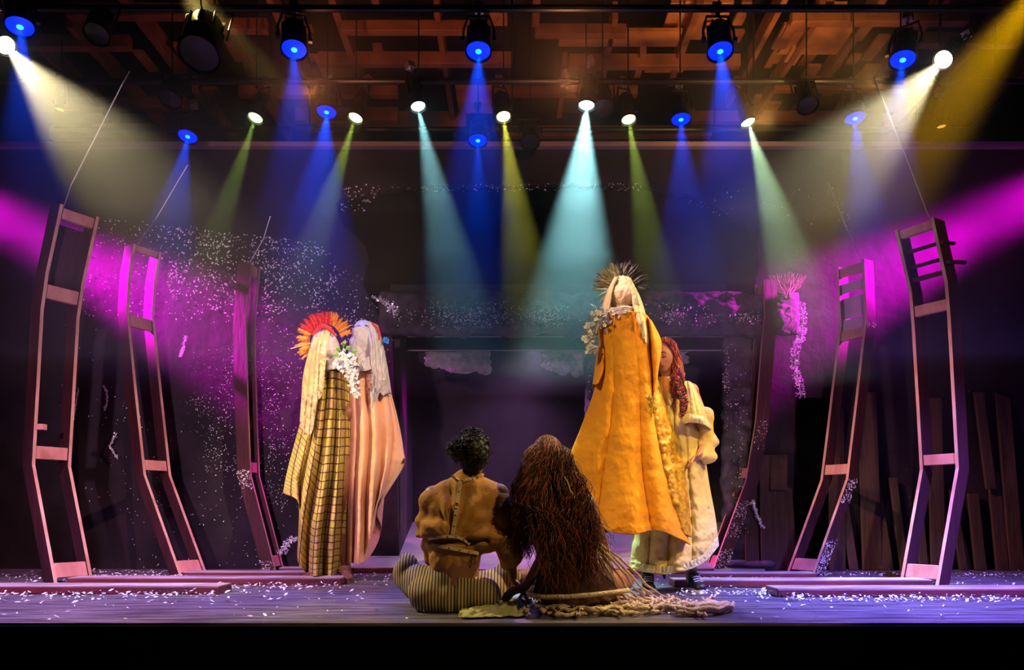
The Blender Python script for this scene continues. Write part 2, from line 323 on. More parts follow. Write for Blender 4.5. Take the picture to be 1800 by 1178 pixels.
# ------------------------------------------------------------------ stage lamps
def lens_mat(n, c, s): return mat(n, c, .3, emit=c, estr=s)
BLUE=(.0,.06,1.0); GRN=(.62,.95,.12); YEL=(.85,.85,.08); TEAL=(.35,.85,.9); WHT=(1,.83,.45)
LM = {'blue': lens_mat('blue_lens', (0,.015,1), 2.2), 'green': lens_mat('green_lens', (.75,1,.3), 7), 'yellow': lens_mat('yellow_lens', (.95,.95,.3), 7),
      'teal': lens_mat('teal_lens', (.6,1,1), 8), 'white': lens_mat('white_lens', (1,.95,.75), 12), 'amber': lens_mat('amber_lens', (1,.5,.05), .9), 'core': lens_mat('blue_core', (.02,.35,1), 3.0)}
def lamp_meshes(R, Lh):
    h = MB()     # lens faces -Z, origin at lens centre
    prof = [(R*1.12,-.012),(R*1.12,.02),(R*1.02,.03),(R*1.02,Lh*.45),(R*.86,Lh*.55),(R*.86,Lh*.85),(R*.5,Lh)]
    n = 20; vs = []
    for r, z in prof: vs += [(r*math.cos(2*PI*k/n), r*math.sin(2*PI*k/n), z) for k in range(n)]
    fs = [(i*n+k, i*n+(k+1)%n, (i+1)*n+(k+1)%n, (i+1)*n+k) for i in range(len(prof)-1) for k in range(n)]
    fs.append(tuple(range((len(prof)-1)*n, len(prof)*n))); h.add(vs, fs)
    for k in range(8):   # cooling fins
        a = 2*PI*k/8; c, s = math.cos(a), math.sin(a)
        h.hexa([(c*R*.8-s*.004, s*R*.8+c*.004, Lh*.55),(c*R*1.0-s*.004, s*R*1.0+c*.004, Lh*.55),(c*R*1.0+s*.004, s*R*1.0-c*.004, Lh*.55),(c*R*.8+s*.004, s*R*.8-c*.004, Lh*.55),
                (c*R*.8-s*.004, s*R*.8+c*.004, Lh*.9),(c*R*1.0-s*.004, s*R*1.0+c*.004, Lh*.9),(c*R*1.0+s*.004, s*R*1.0-c*.004, Lh*.9),(c*R*.8+s*.004, s*R*.8-c*.004, Lh*.9)])
    l = MB(); vs = [(0,0,-.006)]+[(R*.26*math.cos(2*PI*k/n), R*.26*math.sin(2*PI*k/n), -.004) for k in range(n)]+[(R*math.cos(2*PI*k/n), R*math.sin(2*PI*k/n), .004) for k in range(n)]
    fs = [(0,1+k,1+(k+1)%n) for k in range(n)]+[(1+k,1+n+k,1+n+(k+1)%n,1+(k+1)%n) for k in range(n)]
    l.add(vs, fs)
    return h, l
PROTO = {}
def proto(R, Lh, kind):
    key = (R, Lh, kind)
    if key not in PROTO:
        h, l = lamp_meshes(R, Lh)
        ho = h.build('housing', M_metal); lo = l.build('lens', [LM[kind], LM['core']] if kind == 'blue' else [LM[kind]])
        if kind == 'blue':
            mi = [1]*20+[0]*20; lo.data.polygons.foreach_set('material_index', mi)
        y = MB()
        w = R*1.3; zt = Lh+.06
        y.tube([(-w,0,Lh*.4),(-w,0,Lh*.75),(-w*.7,0,zt),(w*.7,0,zt),(w,0,Lh*.75),(w,0,Lh*.4)], .009, 6)
        y.cyl((-w*1.15,0,Lh*.4),(-w*.9,0,Lh*.4),.02,n=8); y.cyl((w*.9,0,Lh*.4),(w*1.15,0,Lh*.4),.02,n=8)
        yo = y.build('yoke', M_metal)
        c = MB(); c.cyl((0,0,zt),(0,0,zt+.07),.012,n=8); c.box((-.03,-.03,zt+.05),(.03,.03,zt+.10)); co = c.build('clamp', M_steel)
        PROTO[key] = (ho.data, lo.data, yo.data, co.data)
        for o in (ho, lo, yo, co): bpy.data.objects.remove(o)
    return PROTO[key]
def rod(root, p):
    g = MB(); g.cyl(p+Vector((0,.03,.25)), Vector((p.x, p.y+.03, HC+.46)), .006, n=6); g.build('hanging_rod', M_metal, root)
def lamp(px, py, kind, aim, power, angle, label, group, R=.055, Lh=.26, D=None, blend=.7, col=None):
    D = D or 4300/(900-py)
    p = P(px, py, D); aimp = P(aim[0], aim[1], min(aim[2], D-.25)) if aim else p+Vector((0,-.1,-1))
    d = (aimp-p).normalized()
    root = empty('stage_lamp', p, label, 'stage lamp', group)
    hm, lm, ym, cm = proto(R, Lh, kind)
    # the lens is seen from below and in front: lean the housing a little towards the camera
    hd = d
    rot = hd.to_track_quat('-Z', 'Y')
    ho = bpy.data.objects.new('housing', hm); C.objects.link(ho); ho.parent = root; ho.rotation_mode = 'QUATERNION'; ho.rotation_quaternion = rot
    lo = bpy.data.objects.new('lens', lm); C.objects.link(lo); lo.parent = ho
    yo = bpy.data.objects.new('yoke', ym); C.objects.link(yo); yo.parent = root; yo.rotation_mode = 'QUATERNION'; yo.rotation_quaternion = rot
    co = bpy.data.objects.new('clamp', cm); C.objects.link(co); co.parent = root; co.rotation_mode = 'QUATERNION'; co.rotation_quaternion = rot
    rod(root, p)
    if power:
        c = col or {'blue':BLUE,'green':GRN,'yellow':YEL,'teal':TEAL,'white':WHT,'amber':(1,.5,.05)}[kind]
        bpy.context.view_layer.update()
        spot('beam_light', p+d*.02, aimp, c, power*1.45, angle, blend, R*.22, root)
    return root
GB, GG = 'blue stage lamps', 'small bright stage lamps'
PB = 230
lamp(35,47,'blue',(60,330,5.0),PB,26,'blue lamp, topmost at the left edge above the white lamp',GB,.082,.24)
lamp(517,87,'blue',(520,300,5.2),PB,26,'blue lamp in the front row, above the pale puppets',GB,.082,.24)
lamp(841,90,'blue',(838,300,5.2),PB*1.3,28,'blue lamp in the front row, above the middle of the stage',GB,.082,.24)
lamp(1266,90,'blue',(1285,300,5.2),PB*1.6,30,'blue lamp in the front row, above the red-haired woman',GB,.082,.24)
lamp(1587,105,'blue',(1560,330,5.2),PB,26,'blue lamp in the front row, just left of the right white lamp',GB,.082,.24)
lamp(330,240,'blue',(300,400,6.2),PB,26,'blue lamp in the rear row, farthest left',GB,.075,.22)
lamp(574,197,'blue',(560,400,6.1),PB*1.3,34,'blue lamp in the rear row, just left of a green lamp above the pale puppets',GB,.075,.22)
lamp(840,247,'blue',(840,400,6.4),PB*.8,22,'blue lamp in the rear row, lowest one over the middle',GB,.075,.22)
lamp(1197,210,'blue',(1205,400,6.1),PB,28,'blue lamp in the rear row, right of the large teal beam',GB,.075,.22)
lamp(1503,208,'blue',(1520,400,6.1),PB,26,'blue lamp in the rear row, farthest right',GB,.075,.22)
lamp(449,207,'green',(405,340,6.2),170,13,'small green lamp with a faint beam, leftmost of the green ones',GG)
lamp(625,207,'green',(575,360,6.2),260,14,'small green lamp with a beam leaning left above the pale puppets',GG)
lamp(885,205,'yellow',(902,330,6.2),420,16,'small yellow-green lamp just right of the middle blue lamps',GG)
lamp(1105,210,'green',(1130,360,6.2),260,15,'small green lamp between the teal lamp and a rear blue lamp',GG)
lamp(1315,215,'green',(1385,450,6.2),800,20,'small green lamp with a wide pale beam leaning right',GG,col=(.6,.95,.45))
lamp(735,187,'teal',(775,380,6.2),560,18,'teal lamp with a narrow beam leaning right',GG)
lamp(1031,185,'teal',(1010,480,6.1),1900,28,'teal lamp with the brightest wide beam over the stage',GG,.06,.26)
lamp(10,80,'white',(245,350,4.7),620,30,'warm white lamp at the left edge below a blue lamp',GG,.06,.26)
lamp(1658,105,'white',(1440,340,4.8),620,30,'warm white lamp at the upper right throwing a broad beam left',GG,.06,.26)
lamp(105,192,'amber',None,0,0,'small dim yellow lamp inside the left white beam',GG,.035,.16,6.2)
lamp(1655,222,'amber',None,0,0,'small dim orange lamp below the right white lamp',GG,.035,.16,6.2)
# unlit lamps hanging dark among the lit ones
for px, py, t in [(932,250,'unlit black lamp with a round lens, right of the yellow-green lamp'),(350,95,'large unlit black lamp hanging at the upper left'),(170,60,'unlit black lamp hanging high on the left'),(1060,190,'unlit black lamp just right of the teal lamp'),
                  (300,175,'unlit black lamp above the leftmost rear blue lamp'),(1420,185,'unlit black lamp between the wide pale beam and the rear right blue lamp')]:
    big = px == 350
    D = 5.0 if big else 4300/(900-py)
    p = P(px, py, D); root = empty('stage_lamp', p, t, 'stage lamp', 'unlit stage lamps')
    hm, lm, ym, cm = proto(.13 if big else .07, .42 if big else .24, 'dark') if False else (None,)*4
    key = ('dark', big)
    if key not in PROTO:
        R, Lh = (.12,.36) if big else (.075,.24)
        h, l = lamp_meshes(R, Lh)
        ho = h.build('housing', M_metal); lo = l.build('lens', mat('dark_lens', (.01,.01,.012), .3, spec=.3))
        c = MB(); c.tube([(-R*1.3,0,Lh*.4),(-R*1.3,0,Lh+.05),(R*1.3,0,Lh+.05),(R*1.3,0,Lh*.4)], .009, 6); yo = c.build('yoke', M_metal)
        PROTO[key] = (ho.data, lo.data, yo.data)
        for o in (ho, lo, yo): bpy.data.objects.remove(o)
    hm, lm, ym = PROTO[key]
    rx = .45; rod(root, p)
    ho = bpy.data.objects.new('housing', hm); C.objects.link(ho); ho.parent = root; ho.rotation_euler.x = -rx
    lo = bpy.data.objects.new('lens', lm); C.objects.link(lo); lo.parent = ho
    yo = bpy.data.objects.new('yoke', ym); C.objects.link(yo); yo.parent = root; yo.rotation_euler.x = -rx
# ------------------------------------------------------------------ bent rib frames
def on_plane(px, py, Fp, d):
    "distance s along d and height z of the point of the vertical plane through Fp along d seen at (px, py)"
    k = (px-900)/F
    s = (k*Fp.y - Fp.x)/(d.x - k*d.y)
    D = Fp.y+s*d.y
    return s, CH+(900-py)*D/F
def rib(edge, foot_y, ang, width, bw, blocks, label, mirror, thick=.024, windows=(), top=None, panel=None, lean=0):
    """edge: pixel polyline (bottom to top) of the near rail's front edge; ang: heading of the board depth; blocks: (py_top, py_bottom) on the near rail"""
    x0, y0 = edge[0]
    Dn = F*CH/(foot_y-900)
    Fp = P(x0, foot_y, Dn); Fp.z = 0
    sg = -1 if mirror else 1
    d = Vector((sg*math.cos(ang), math.sin(ang), 0)); u = Vector((-sg*math.sin(ang), math.cos(ang), 0))   # u points to the far rail
    prof = [on_plane(px, py, Fp, d) for px, py in edge]
    prof[0] = (prof[0][0], .0)
    root = empty('rib_frame', Fp, label, 'rib frame', 'bent timber rib frames')
    def rail(off):
        g = MB(); n = len(prof)
        A = []; 
        for s, z in prof:
            p = Fp+d*s+Vector((0,0,z))+u*off
            A.append([p, p+d*bw, p+d*bw+u*thick, p+u*thick])
        vs = [q for r in A for q in r]; fs = []; mi = []
        for i in range(n-1):
            for k in range(4):
                fs.append((4*i+k, 4*i+(k+1)%4, 4*i+4+(k+1)%4, 4*i+4+k)); mi.append(1 if k in (1,3) else 0)
        fs += [(3,2,1,0), (4*n-4,4*n-3,4*n-2,4*n-1)]; mi += [0,1]
        # k=0: face near side (u=0), k=1: far edge, k=2: inner face, k=3: front edge
        g.v = vs; g.f = fs; g.m = mi
        return g.build('side_rail', [M_ribface, M_ribedge], root)
    rail(0); rail(width-thick)
    def at(py):
        s = interp([(-e[1], p[0]) for e, p in zip(edge, prof)], -py)
        z = interp([(-e[1], p[1]) for e, p in zip(edge, prof)], -py); return s, z
    M_bl = M_block
    for (ya, yb) in blocks:
        s0, z0 = at(yb); s1, z1 = at(ya)
        c = []
        for s, z in ((s0,z0),(s1,z1)):
            b = Fp+Vector((0,0,z))+d*(s+.012)
            c += [b+u*thick, b+u*(width-thick), b+u*(width-thick)+d*.04, b+u*thick+d*.04]
        g = MB(); g.hexa(c); mod_bevel(g.build('cross_block', M_bl, root), .003)
    for (ya, yb, m, back) in windows:      # slats and panels set between the rails
        s0, z0 = at(yb); s1, z1 = at(ya); c = []
        for s, z in ((s0,z0),(s1,z1)):
            b = Fp+Vector((0,0,z))+d*(s+back)
            c += [b+u*thick, b+u*(width-thick), b+u*(width-thick)+d*.012, b+u*thick+d*.012]
        g = MB(); g.hexa(c); g.build('slat' if abs(yb-ya) < 30 else 'back_panel', m, root)
    return root, Fp, d, u, prof
M_block = mat('pale_pine_block', (.60,.30,.24), .6, (.42,.17,.14), 7, (1,1,.4), bump=.2)
M_lilac = mat('magenta_lit_ply', (.55,.35,.5), .6)  # lilac stands in for magenta light falling on these panels
A30 = math.radians(30)
R = {}
EDGE = {'L3': [(484,1005),(440,836),(436,740),(432,600),(432,560),(441,461)], 'R3': [(1253,1004),(1312,845),(1329,742),(1340,600),(1345,558),(1343,491)], 'R2': [(1430,1013),(1491,842),(1503,742),(1517,620),(1524,562),(1519,455)]}
R['L1'] = rib([(95,1025),(56,817),(63,690),(71,545),(80,480),(106,358)], 1026, A30, .29, .13, [(991,1016),(783,806),(497,521),(362,380)],
    'leftmost rib frame, tallest, its top closed by a dark board', True, windows=[(384,495,M_ribface,.10)])
R['L2'] = rib([(316,1013),(252,834),(236,685),(222,545),(226,480),(235,428)], 1014, A30, .26, .12, [(987,1007),(808,826),(551,572),(428,438)],
    'second rib frame from the left, open at the top, with bright tan edges', True)
R['L3'] = rib([(484,1005),(440,836),(436,740),(432,600),(432,560),(441,461)], 1006, math.radians(10), .17, .12, [(977,996),(812,830),(462,480)],
    'purple-lit rib frame just left of the pale puppets', True, windows=[(585,596,M_ribface,.02),(624,631,M_ribface,.02),(650,657,M_ribface,.02),(676,800,M_ribface,.09)])
R['R3'] = rib([(1253,1004),(1312,845),(1329,742),(1340,600),(1345,558),(1343,491)], 1005, math.radians(10), .17, .12, [(977,996),(822,840),(496,515)],
    'purple-lit rib frame just right of the red-haired woman', False, windows=[(530,800,M_ribface,.09)])
R['R2'] = rib([(1430,1013),(1491,842),(1503,742),(1517,620),(1524,562),(1519,455)], 1014, A30, .27, .12, [(984,1004),(815,833),(573,590),(458,474)],
    'rib frame second from the right, with magenta-lit panes near its top', False, windows=[(486,504,M_lilac,.03),(511,549,M_lilac,.05),(552,572,M_lilac,.03)])
R['R1'] = rib([(1650,1029),(1685.5,823),(1679,700),(1671,558),(1666,495),(1641,382)], 1030, A30, .29, .13, [(995,1019),(796,815),(523,542),(384,398)],
    'rightmost rib frame, rungs and pegs at its dark top', False, windows=[(420,426,M_ribface,.04),(448,454,M_ribface,.04),(470,478,M_ribface,.04)])
# pegs through the top of the rightmost rib
rt, Fp, d, u, prof = R['R1']
for px, py, l in [(1672,428,.14),(1684,462,.2)]:
    p = P(px, py, Fp.y+.05); g = MB(); q = p+Vector((l*.55, .1, .035)); g.tube([p-Vector((.1,.05,.01)), q], .014, 6); g.build('peg', M_ribface, rt)
for px, py, s in [(68,750,'L1')]:
    rt, Fp, d, u, prof = R[s]; p = P(px, py, Fp.y); g = MB(); g.box(p-Vector((.03,0,.02)), p+Vector((.03,.05,.02))); g.build('stub', M_block, rt)
# suspension wires
def wire(pts, label):
    g = MB(); g.tube(pts, .0045, 5); tag(g.build('suspension_wire', M_steel, origin=pts[0]), label, 'wire', 'wires holding the rib frames')
def rtop(k): 
    rt, Fp, d, u, prof = R[k]; s, z = prof[-1]; return Fp+d*(s+.06)+Vector((0,0,z))+u*.05
wire([rtop('L1')-Vector((0,0,.02)), P(125,325,5.45), P(215,148,5.3), P(228,125,5.3)], 'bright wire rising from the top of the leftmost rib')
wire([rtop('L2')-Vector((0,0,.02)), P(275,383,6.2), P(330,290,6.1)], 'thin wire rising from the second rib from the left')
wire([rtop('L3')-Vector((0,0,.02)), P(463,420,6.6), P(475,380,6.55)], 'thin short wire above the rib beside the pale puppets')
wire([rtop('R1')-Vector((0,0,.02)), P(1588,265,5.35), P(1535,135,5.3)], 'long wire rising from the rightmost rib through the white beam')
wire([rtop('R2')-Vector((0,0,.02)), P(1490,405,6.1), P(1455,320,6.0)], 'thin wire rising from the rib with magenta panes')
# ------------------------------------------------------------------ long floor timbers
def timber(x0, x1, ybot, wd, th, label, endm=None):
    D = F*CH/(ybot-900); a = (x0-900)*D/F; b = (x1-900)*D/F
    root = empty('floor_timber', ((a+b)/2, D, 0), label, 'floor timber', 'long timbers running out to the ribs')
    g = MB(); g.box((a, D, 0.001), (b, D+wd, th-.004)); mod_bevel(g.build('timber', M_board, root), .004)
    g = MB(); g.box((a+.002, D+.002, th-.004), (b-.002, D+wd-.002, th+.002)); g.build('pale_top', M_boardtop, root)
    return root
timber(-260, 385, 1045, .22, .05, 'front left floor timber, its speckled end nearest the footlights')
timber(118, 600, 1029, .20, .05, 'red-fronted floor timber reaching from the leftmost rib to the pale puppets')
timber(322, 560, 1016, .18, .045, 'floor timber at the foot of the second rib from the left')
timber(490, 704, 1008, .16, .045, 'purple-lit floor timber behind the pale puppets')
timber(1367, 2080, 1050, .22, .05, 'front right floor timber with a ragged speckled left end')
timber(1186, 1640, 1033, .20, .05, 'red-fronted floor timber between the black shoes and the rightmost rib')
timber(1222, 1436, 1018, .18, .045, 'floor timber ending at the rib with magenta panes')
timber(1080, 1256, 1009, .16, .045, 'floor timber at the foot of the rib behind the red-haired woman')
# ------------------------------------------------------------------ leaning planks along the right side of the back wall
pl = [(1322,830,1000,24,M_plank,-6),(1352,800,1000,30,M_plank,-4),(1376,852,1001,26,M_plank,-14),(1392,860,1001,18,M_plank,-10),(1430,700,1000,60,M_black,0),(1368,800,862,30,M_plank,0),(1470,720,1000,30,M_plank,-3),
      (1500,860,1001,16,M_plank,-22),(1532,690,1000,34,M_plank,-10),(1556,830,1001,28,M_plank,-28),(1588,840,1001,14,M_plank,-20),(1622,880,1001,16,M_plank,-10),(1692,870,1001,14,M_plank,-20),(1722,868,1001,20,M_plank,-14),
      (1760,830,1001,22,M_plank,-16),(1786,700,1001,26,M_plank,-26),(1740,690,860,18,M_plank,-22),(1648,700,1001,26,M_plank,-8)]
PL_LABEL = ['short narrow plank nearest the rough right pillar', 'brown plank standing just left of the small raised block', 'pale brown plank leaning left, under the small raised block', 'narrow pale-edged plank right of the raised block', 'wide black panel standing behind the planks right of the silver garland', 'small raised wood block on the planks right of the red-haired woman', 'tall dark plank left of the rib with magenta panes',
 'short plank leaning left behind the rib with magenta panes', 'tall dark plank just right of the rib with magenta panes', 'brown plank leaning left, midway between the two right ribs', 'thin pale plank steeply leaning midway between the two right ribs', 'thin short plank just left of the foot of the rightmost rib', 'short thin plank just right of the foot of the rightmost rib', 'short pale-edged plank between the rightmost rib and the right edge',
 'purple-lit brown plank leaning left near the right edge', 'tall plank leaning left at the right edge of the photo', 'upper plank piece high between the rightmost rib and the right edge', 'tall dark plank seen through the rightmost rib']
for i, (px, yt, yb, wpx, m, ln) in enumerate(pl):
    D = 6.78; t = D/F
    b = P(px, yb, D); b.z = max(b.z, 0) if yb > 990 else b.z
    if yb > 990: b.z = .002
    T = P(px+ln, yt, D+.1)
    wv_ = Vector((wpx*t*.5, 0, 0)); dv = Vector((0, -.028, 0)); c = []
    for q in (b, T):
        c += [q-wv_+dv, q+wv_+dv*.9, q+wv_, q-wv_]
    if i % 3 == 0: c[4].z += .05; c[7].z += .05
    g = MB(); g.hexa(c); o = g.build('leaning_plank', m, origin=b); mod_bevel(o, .004)
    tag(o, PL_LABEL[i], 'plank', 'planks leaning on the back wall')
# ------------------------------------------------------------------ hanging and scattered glitter
def in_poly(x, y, poly):
    c = False; n = len(poly)
    for i in range(n):
        (x1,y1),(x2,y2) = poly[i], poly[(i+1)%n]
        if (y1 > y) != (y2 > y) and x < (x2-x1)*(y-y1)/(y2-y1)+x1: c = not c
    return c
rc = random.Random(11)
FL = MB()
def fleck(g, p, size, nrm=None):
    a = rc.uniform(0, PI); el = rc.uniform(.35, 1.0)
    if nrm == 'up': X = Vector((math.cos(a), math.sin(a), rc.uniform(-.1,.5))); Y = Vector((-math.sin(a), math.cos(a), rc.uniform(0,.6)))
    else: X = Vector((math.cos(a), rc.uniform(-.3,.3), math.sin(a))); Y = Vector((-math.sin(a), rc.uniform(-.3,.3), math.cos(a)))
    X = X*size; Y = Y*size*el*.6
    g.add([p-X-Y*.3, p-Y, p+X*.9, p+Y+Vector((0,-.002,0))], [(0,1,2,3)])
def clump(x, y): return mnoise.noise(Vector((x*.02, y*.02, 5)))+.5*mnoise.noise(Vector((x*.06, y*.06, 9)))
regs = [([(130,380),(330,395),(560,430),(650,500),(655,590),(690,620),(540,600),(300,560),(130,560)], 900, .9, DW-.045),
        ([(270,395),(560,425),(600,480),(560,540),(420,560),(300,520)], 800, 1.1, DW-.045),
        ([(430,600),(540,600),(520,760),(500,900),(440,900),(380,800),(330,700)], 700, .7, DW-.045),
        ([(210,700),(500,700),(540,1000),(230,1000)], 260, .7, DW-.045),
        ([(100,400),(220,400),(220,900),(110,900)], 60, .7, DW-.045),
        ([(330,620),(430,600),(430,830),(360,830)], 260, .55, DW-.045),
        ([(600,500),(655,520),(690,590),(690,700),(600,600)], 90, .8, DW-.045),
        ([(1560,600),(1800,600),(1800,980),(1560,980)], 22, .6, DW-.045),
        ([(600,330),(680,320),(640,370),(600,380)], 60, 1.1, DW-.045), ([(680,325),(1130,322),(1130,335),(700,338)], 130, .9, DW-.045),
        ([(1140,340),(1330,400),(1500,400),(1490,330)], 50, .9, DW-.045)]
for poly, n, sz, D in regs:
    xs = [p[0] for p in poly]; ys = [p[1] for p in poly]; k = 0; t = 0
    while k < n and t < n*30:
        t += 1; x = rc.uniform(min(xs), max(xs)); y = rc.uniform(min(ys), max(ys))
        if in_poly(x, y, poly) and clump(x, y) > rc.uniform(-.7, .45):
            fleck(FL, P(x, y, D), sz*rc.uniform(.005, .0135)); k += 1
tag(FL.build('wall_confetti', M_confetti, origin=(0,DW,2)), 'white paper flecks stuck all over the dark back wall', 'confetti', kind='stuff')
FL = MB()
for x0,x1,y0,y1,n,D in [(690,1030,530,578,420,6.66),(780,870,540,580,160,6.66),(930,1000,535,580,200,6.66),(1130,1270,530,575,160,6.66),(1280,1340,545,570,110,6.66),(1385,1400,540,580,20,6.66),(1270,1285,600,760,70,6.70),(1285,1316,600,980,90,6.70),(1034,1040,620,700,16,6.76)]:
    for _ in range(n):
        x = rc.gauss((x0+x1)/2, (x1-x0)*.27); y = rc.gauss((y0+y1)/2, (y1-y0)*.27)
        if x0 <= x <= x1 and y0 <= y <= y1: fleck(FL, P(x, y, D+rc.uniform(-.02,.03)), rc.uniform(.004,.010))
tag(FL.build('doorway_confetti', M_confetti, origin=(0,6.8,2)), 'white flecks clinging to the rough lintel and pillars', 'confetti', kind='stuff')
FL = MB()
for _ in range(2300):
    px = rc.uniform(-60, 1860); D = 3.6+3.2*rc.random()**.8; x = (px-900)*D/F
    py = 900+F*CH/D
    dens = .35+(.9 if 1010 < py < 1062 else 0)+(.5 if 1150 < px < 1800 and 1040 < py < 1062 else 0)
    if rc.random() > dens*.6+.1: continue
    if 640 < px < 1300 and py > 1035 and rc.random() < .7: continue
    fleck(FL, Vector((x, D, .006+rc.random()*.008)), rc.uniform(.006,.021), 'up')
for (x0,x1,yb,n) in [(1190,1420,1046,260),(1380,1800,1056,420),(1450,1800,1012,220),(0,385,1048,130),(160,330,1017,160),(385,600,1034,120),(60,300,1008,60),(1190,1370,1022,120)]:
    for _ in range(n):
        D = F*CH/(yb-900)+rc.gauss(0,.06); px = rc.uniform(x0,x1)
        fleck(FL, Vector(((px-900)*D/F, D, .008+abs(rc.gauss(0,.012)))), rc.uniform(.006,.019), 'up')
for _ in range(130):     # on the ramp
    v = rc.random(); y = 6.66+v*1.2; px = rc.uniform(600,1260); fleck(FL, Vector(((px-900)*y/F, y, .03+(y-6.62)/1.26*zt)), rc.uniform(.005,.012), 'up')
tag(FL.build('floor_confetti', M_confetti, origin=(0,5,0)), 'white paper flecks scattered over the stage floor and ramp', 'confetti', kind='stuff')
def garland(path, wd, n, D, label, name='glitter_garland', cat='garland', m=M_glitter):
    g = MB(); pts = [P(x, y, D) for x, y in path]; g.tube(pts, .005, 5)
    tot = len(path)-1
    for _ in range(n):
        t = rc.random()*tot; i = int(t); f_ = t-i; x = path[i][0]*(1-f_)+path[min(i+1,tot)][0]*f_; y = path[i][1]*(1-f_)+path[min(i+1,tot)][1]*f_
        fleck(g, P(x+rc.uniform(-wd,wd), y+rc.uniform(-3,3), D+rc.uniform(-.03,.03)), rc.uniform(.006,.014))
    tag(g.build(name, m, origin=pts[0]), label, cat)
garland([(1406,530),(1412,560),(1410,580),(1408,596),(1402,602),(1397,620),(1398,650),(1404,670),(1408,698)], 8, 520, 6.78, 'tall sparkling silver garland hanging right of the purple-lit rib')
garland([(657,522),(676,530),(690,540),(692,556)], 9, 130, 6.8, 'small triangular glittering scrap above the white-veiled puppet')
garland([(327,590),(322,612),(316,628)], 3, 70, 6.85, 'short glittering vine on the wall between the second and third left ribs')
garland([(182,678),(188,690),(188,705),(184,722)], 2, 40, 6.85, 'thin glittering vine low on the wall between the two left ribs')
garland([(138,684),(134,705),(129,740)], 1.5, 40, 6.85, 'thin straight glittering strand just right of the leftmost rib')
garland([(205,762),(192,785),(206,805)], 3, 40, 6.85, 'hooked glittering strand low on the wall between the two left ribs')
garland([(1322,878),(1330,900),(1334,915),(1342,928)], 3, 90, 6.7, 'white glittering sprig behind the foot of the purple-lit right rib')
garland([(492,975),(505,955),(520,945)], 8, 150, 6.7, 'low heap of glittering twigs beside the patterned puppet robe')
# twig bundle above the right rib
tw = empty('twig_bundle', P(1385,524,6.8), 'fan of bare pale twigs standing above the purple-lit right rib', 'twigs')
M_twig = mat('pale_twig', (.42,.25,.22), .7)
for k in range(16):
    a = -1.0+2.0*k/15; base = P(1382+ (8 if k > 8 else -4)+rc.uniform(-3,3), 524, 6.8); pts = [base]
    for j in range(1, 7):
        t = j/6; pts.append(P(1385+a*34*t**.8+rc.uniform(-2,2), 524-46*t*(1-.15*abs(a))+rc.uniform(-1.5,1.5), 6.8+.04*math.sin(k)))
    g = MB(); g.tube(pts, [.0055*(1-.12*j) for j in range(7)], 5)
    for j in (3,4): g.tube([pts[j], pts[j]+Vector((rc.uniform(-.05,.05), 0, .06))], .0025, 4)
    g.build('twig', M_twig, tw)
# low dark heap at the foot of the right pillar
g = MB()
for k in range(5): g.ball(P(1290+k*14, 992, 6.65)+Vector((0,0,.0)), (.09,.05,.02+.004*k), 10, 6)
tag(g.build('crumpled_cloth', M_rock, smooth=True, origin=P(1318,998,6.65)), 'low crumpled dark cloth at the foot of the right pillar', 'cloth')
# dust and flecks caked on the lower boards of three ribs
for key, bands, bw in [('R3', [(880,945,170),(965,1003,120),(740,790,60)], .12), ('R2', [(842,885,120),(950,1012,200),(565,575,30)], .12), ('L3', [(826,860,110),(985,1004,70)], .12)]:
    rt, Fp, d, u, prof = R[key]; edge = EDGE[key]; g = MB()
    for ya, yb, n in bands:
        for _ in range(n):
            py = rc.uniform(ya, yb); s_ = interp([(-e[1], p[0]) for e, p in zip(edge, prof)], -py); z_ = interp([(-e[1], p[1]) for e, p in zip(edge, prof)], -py)
            fleck(g, Fp+d*(s_+rc.random()*bw)+Vector((0,0,max(z_,.01)))-u*.006, rc.uniform(.003,.009))
    g.build('caked_flecks', M_confetti, rt)['kind'] = 'stuff'
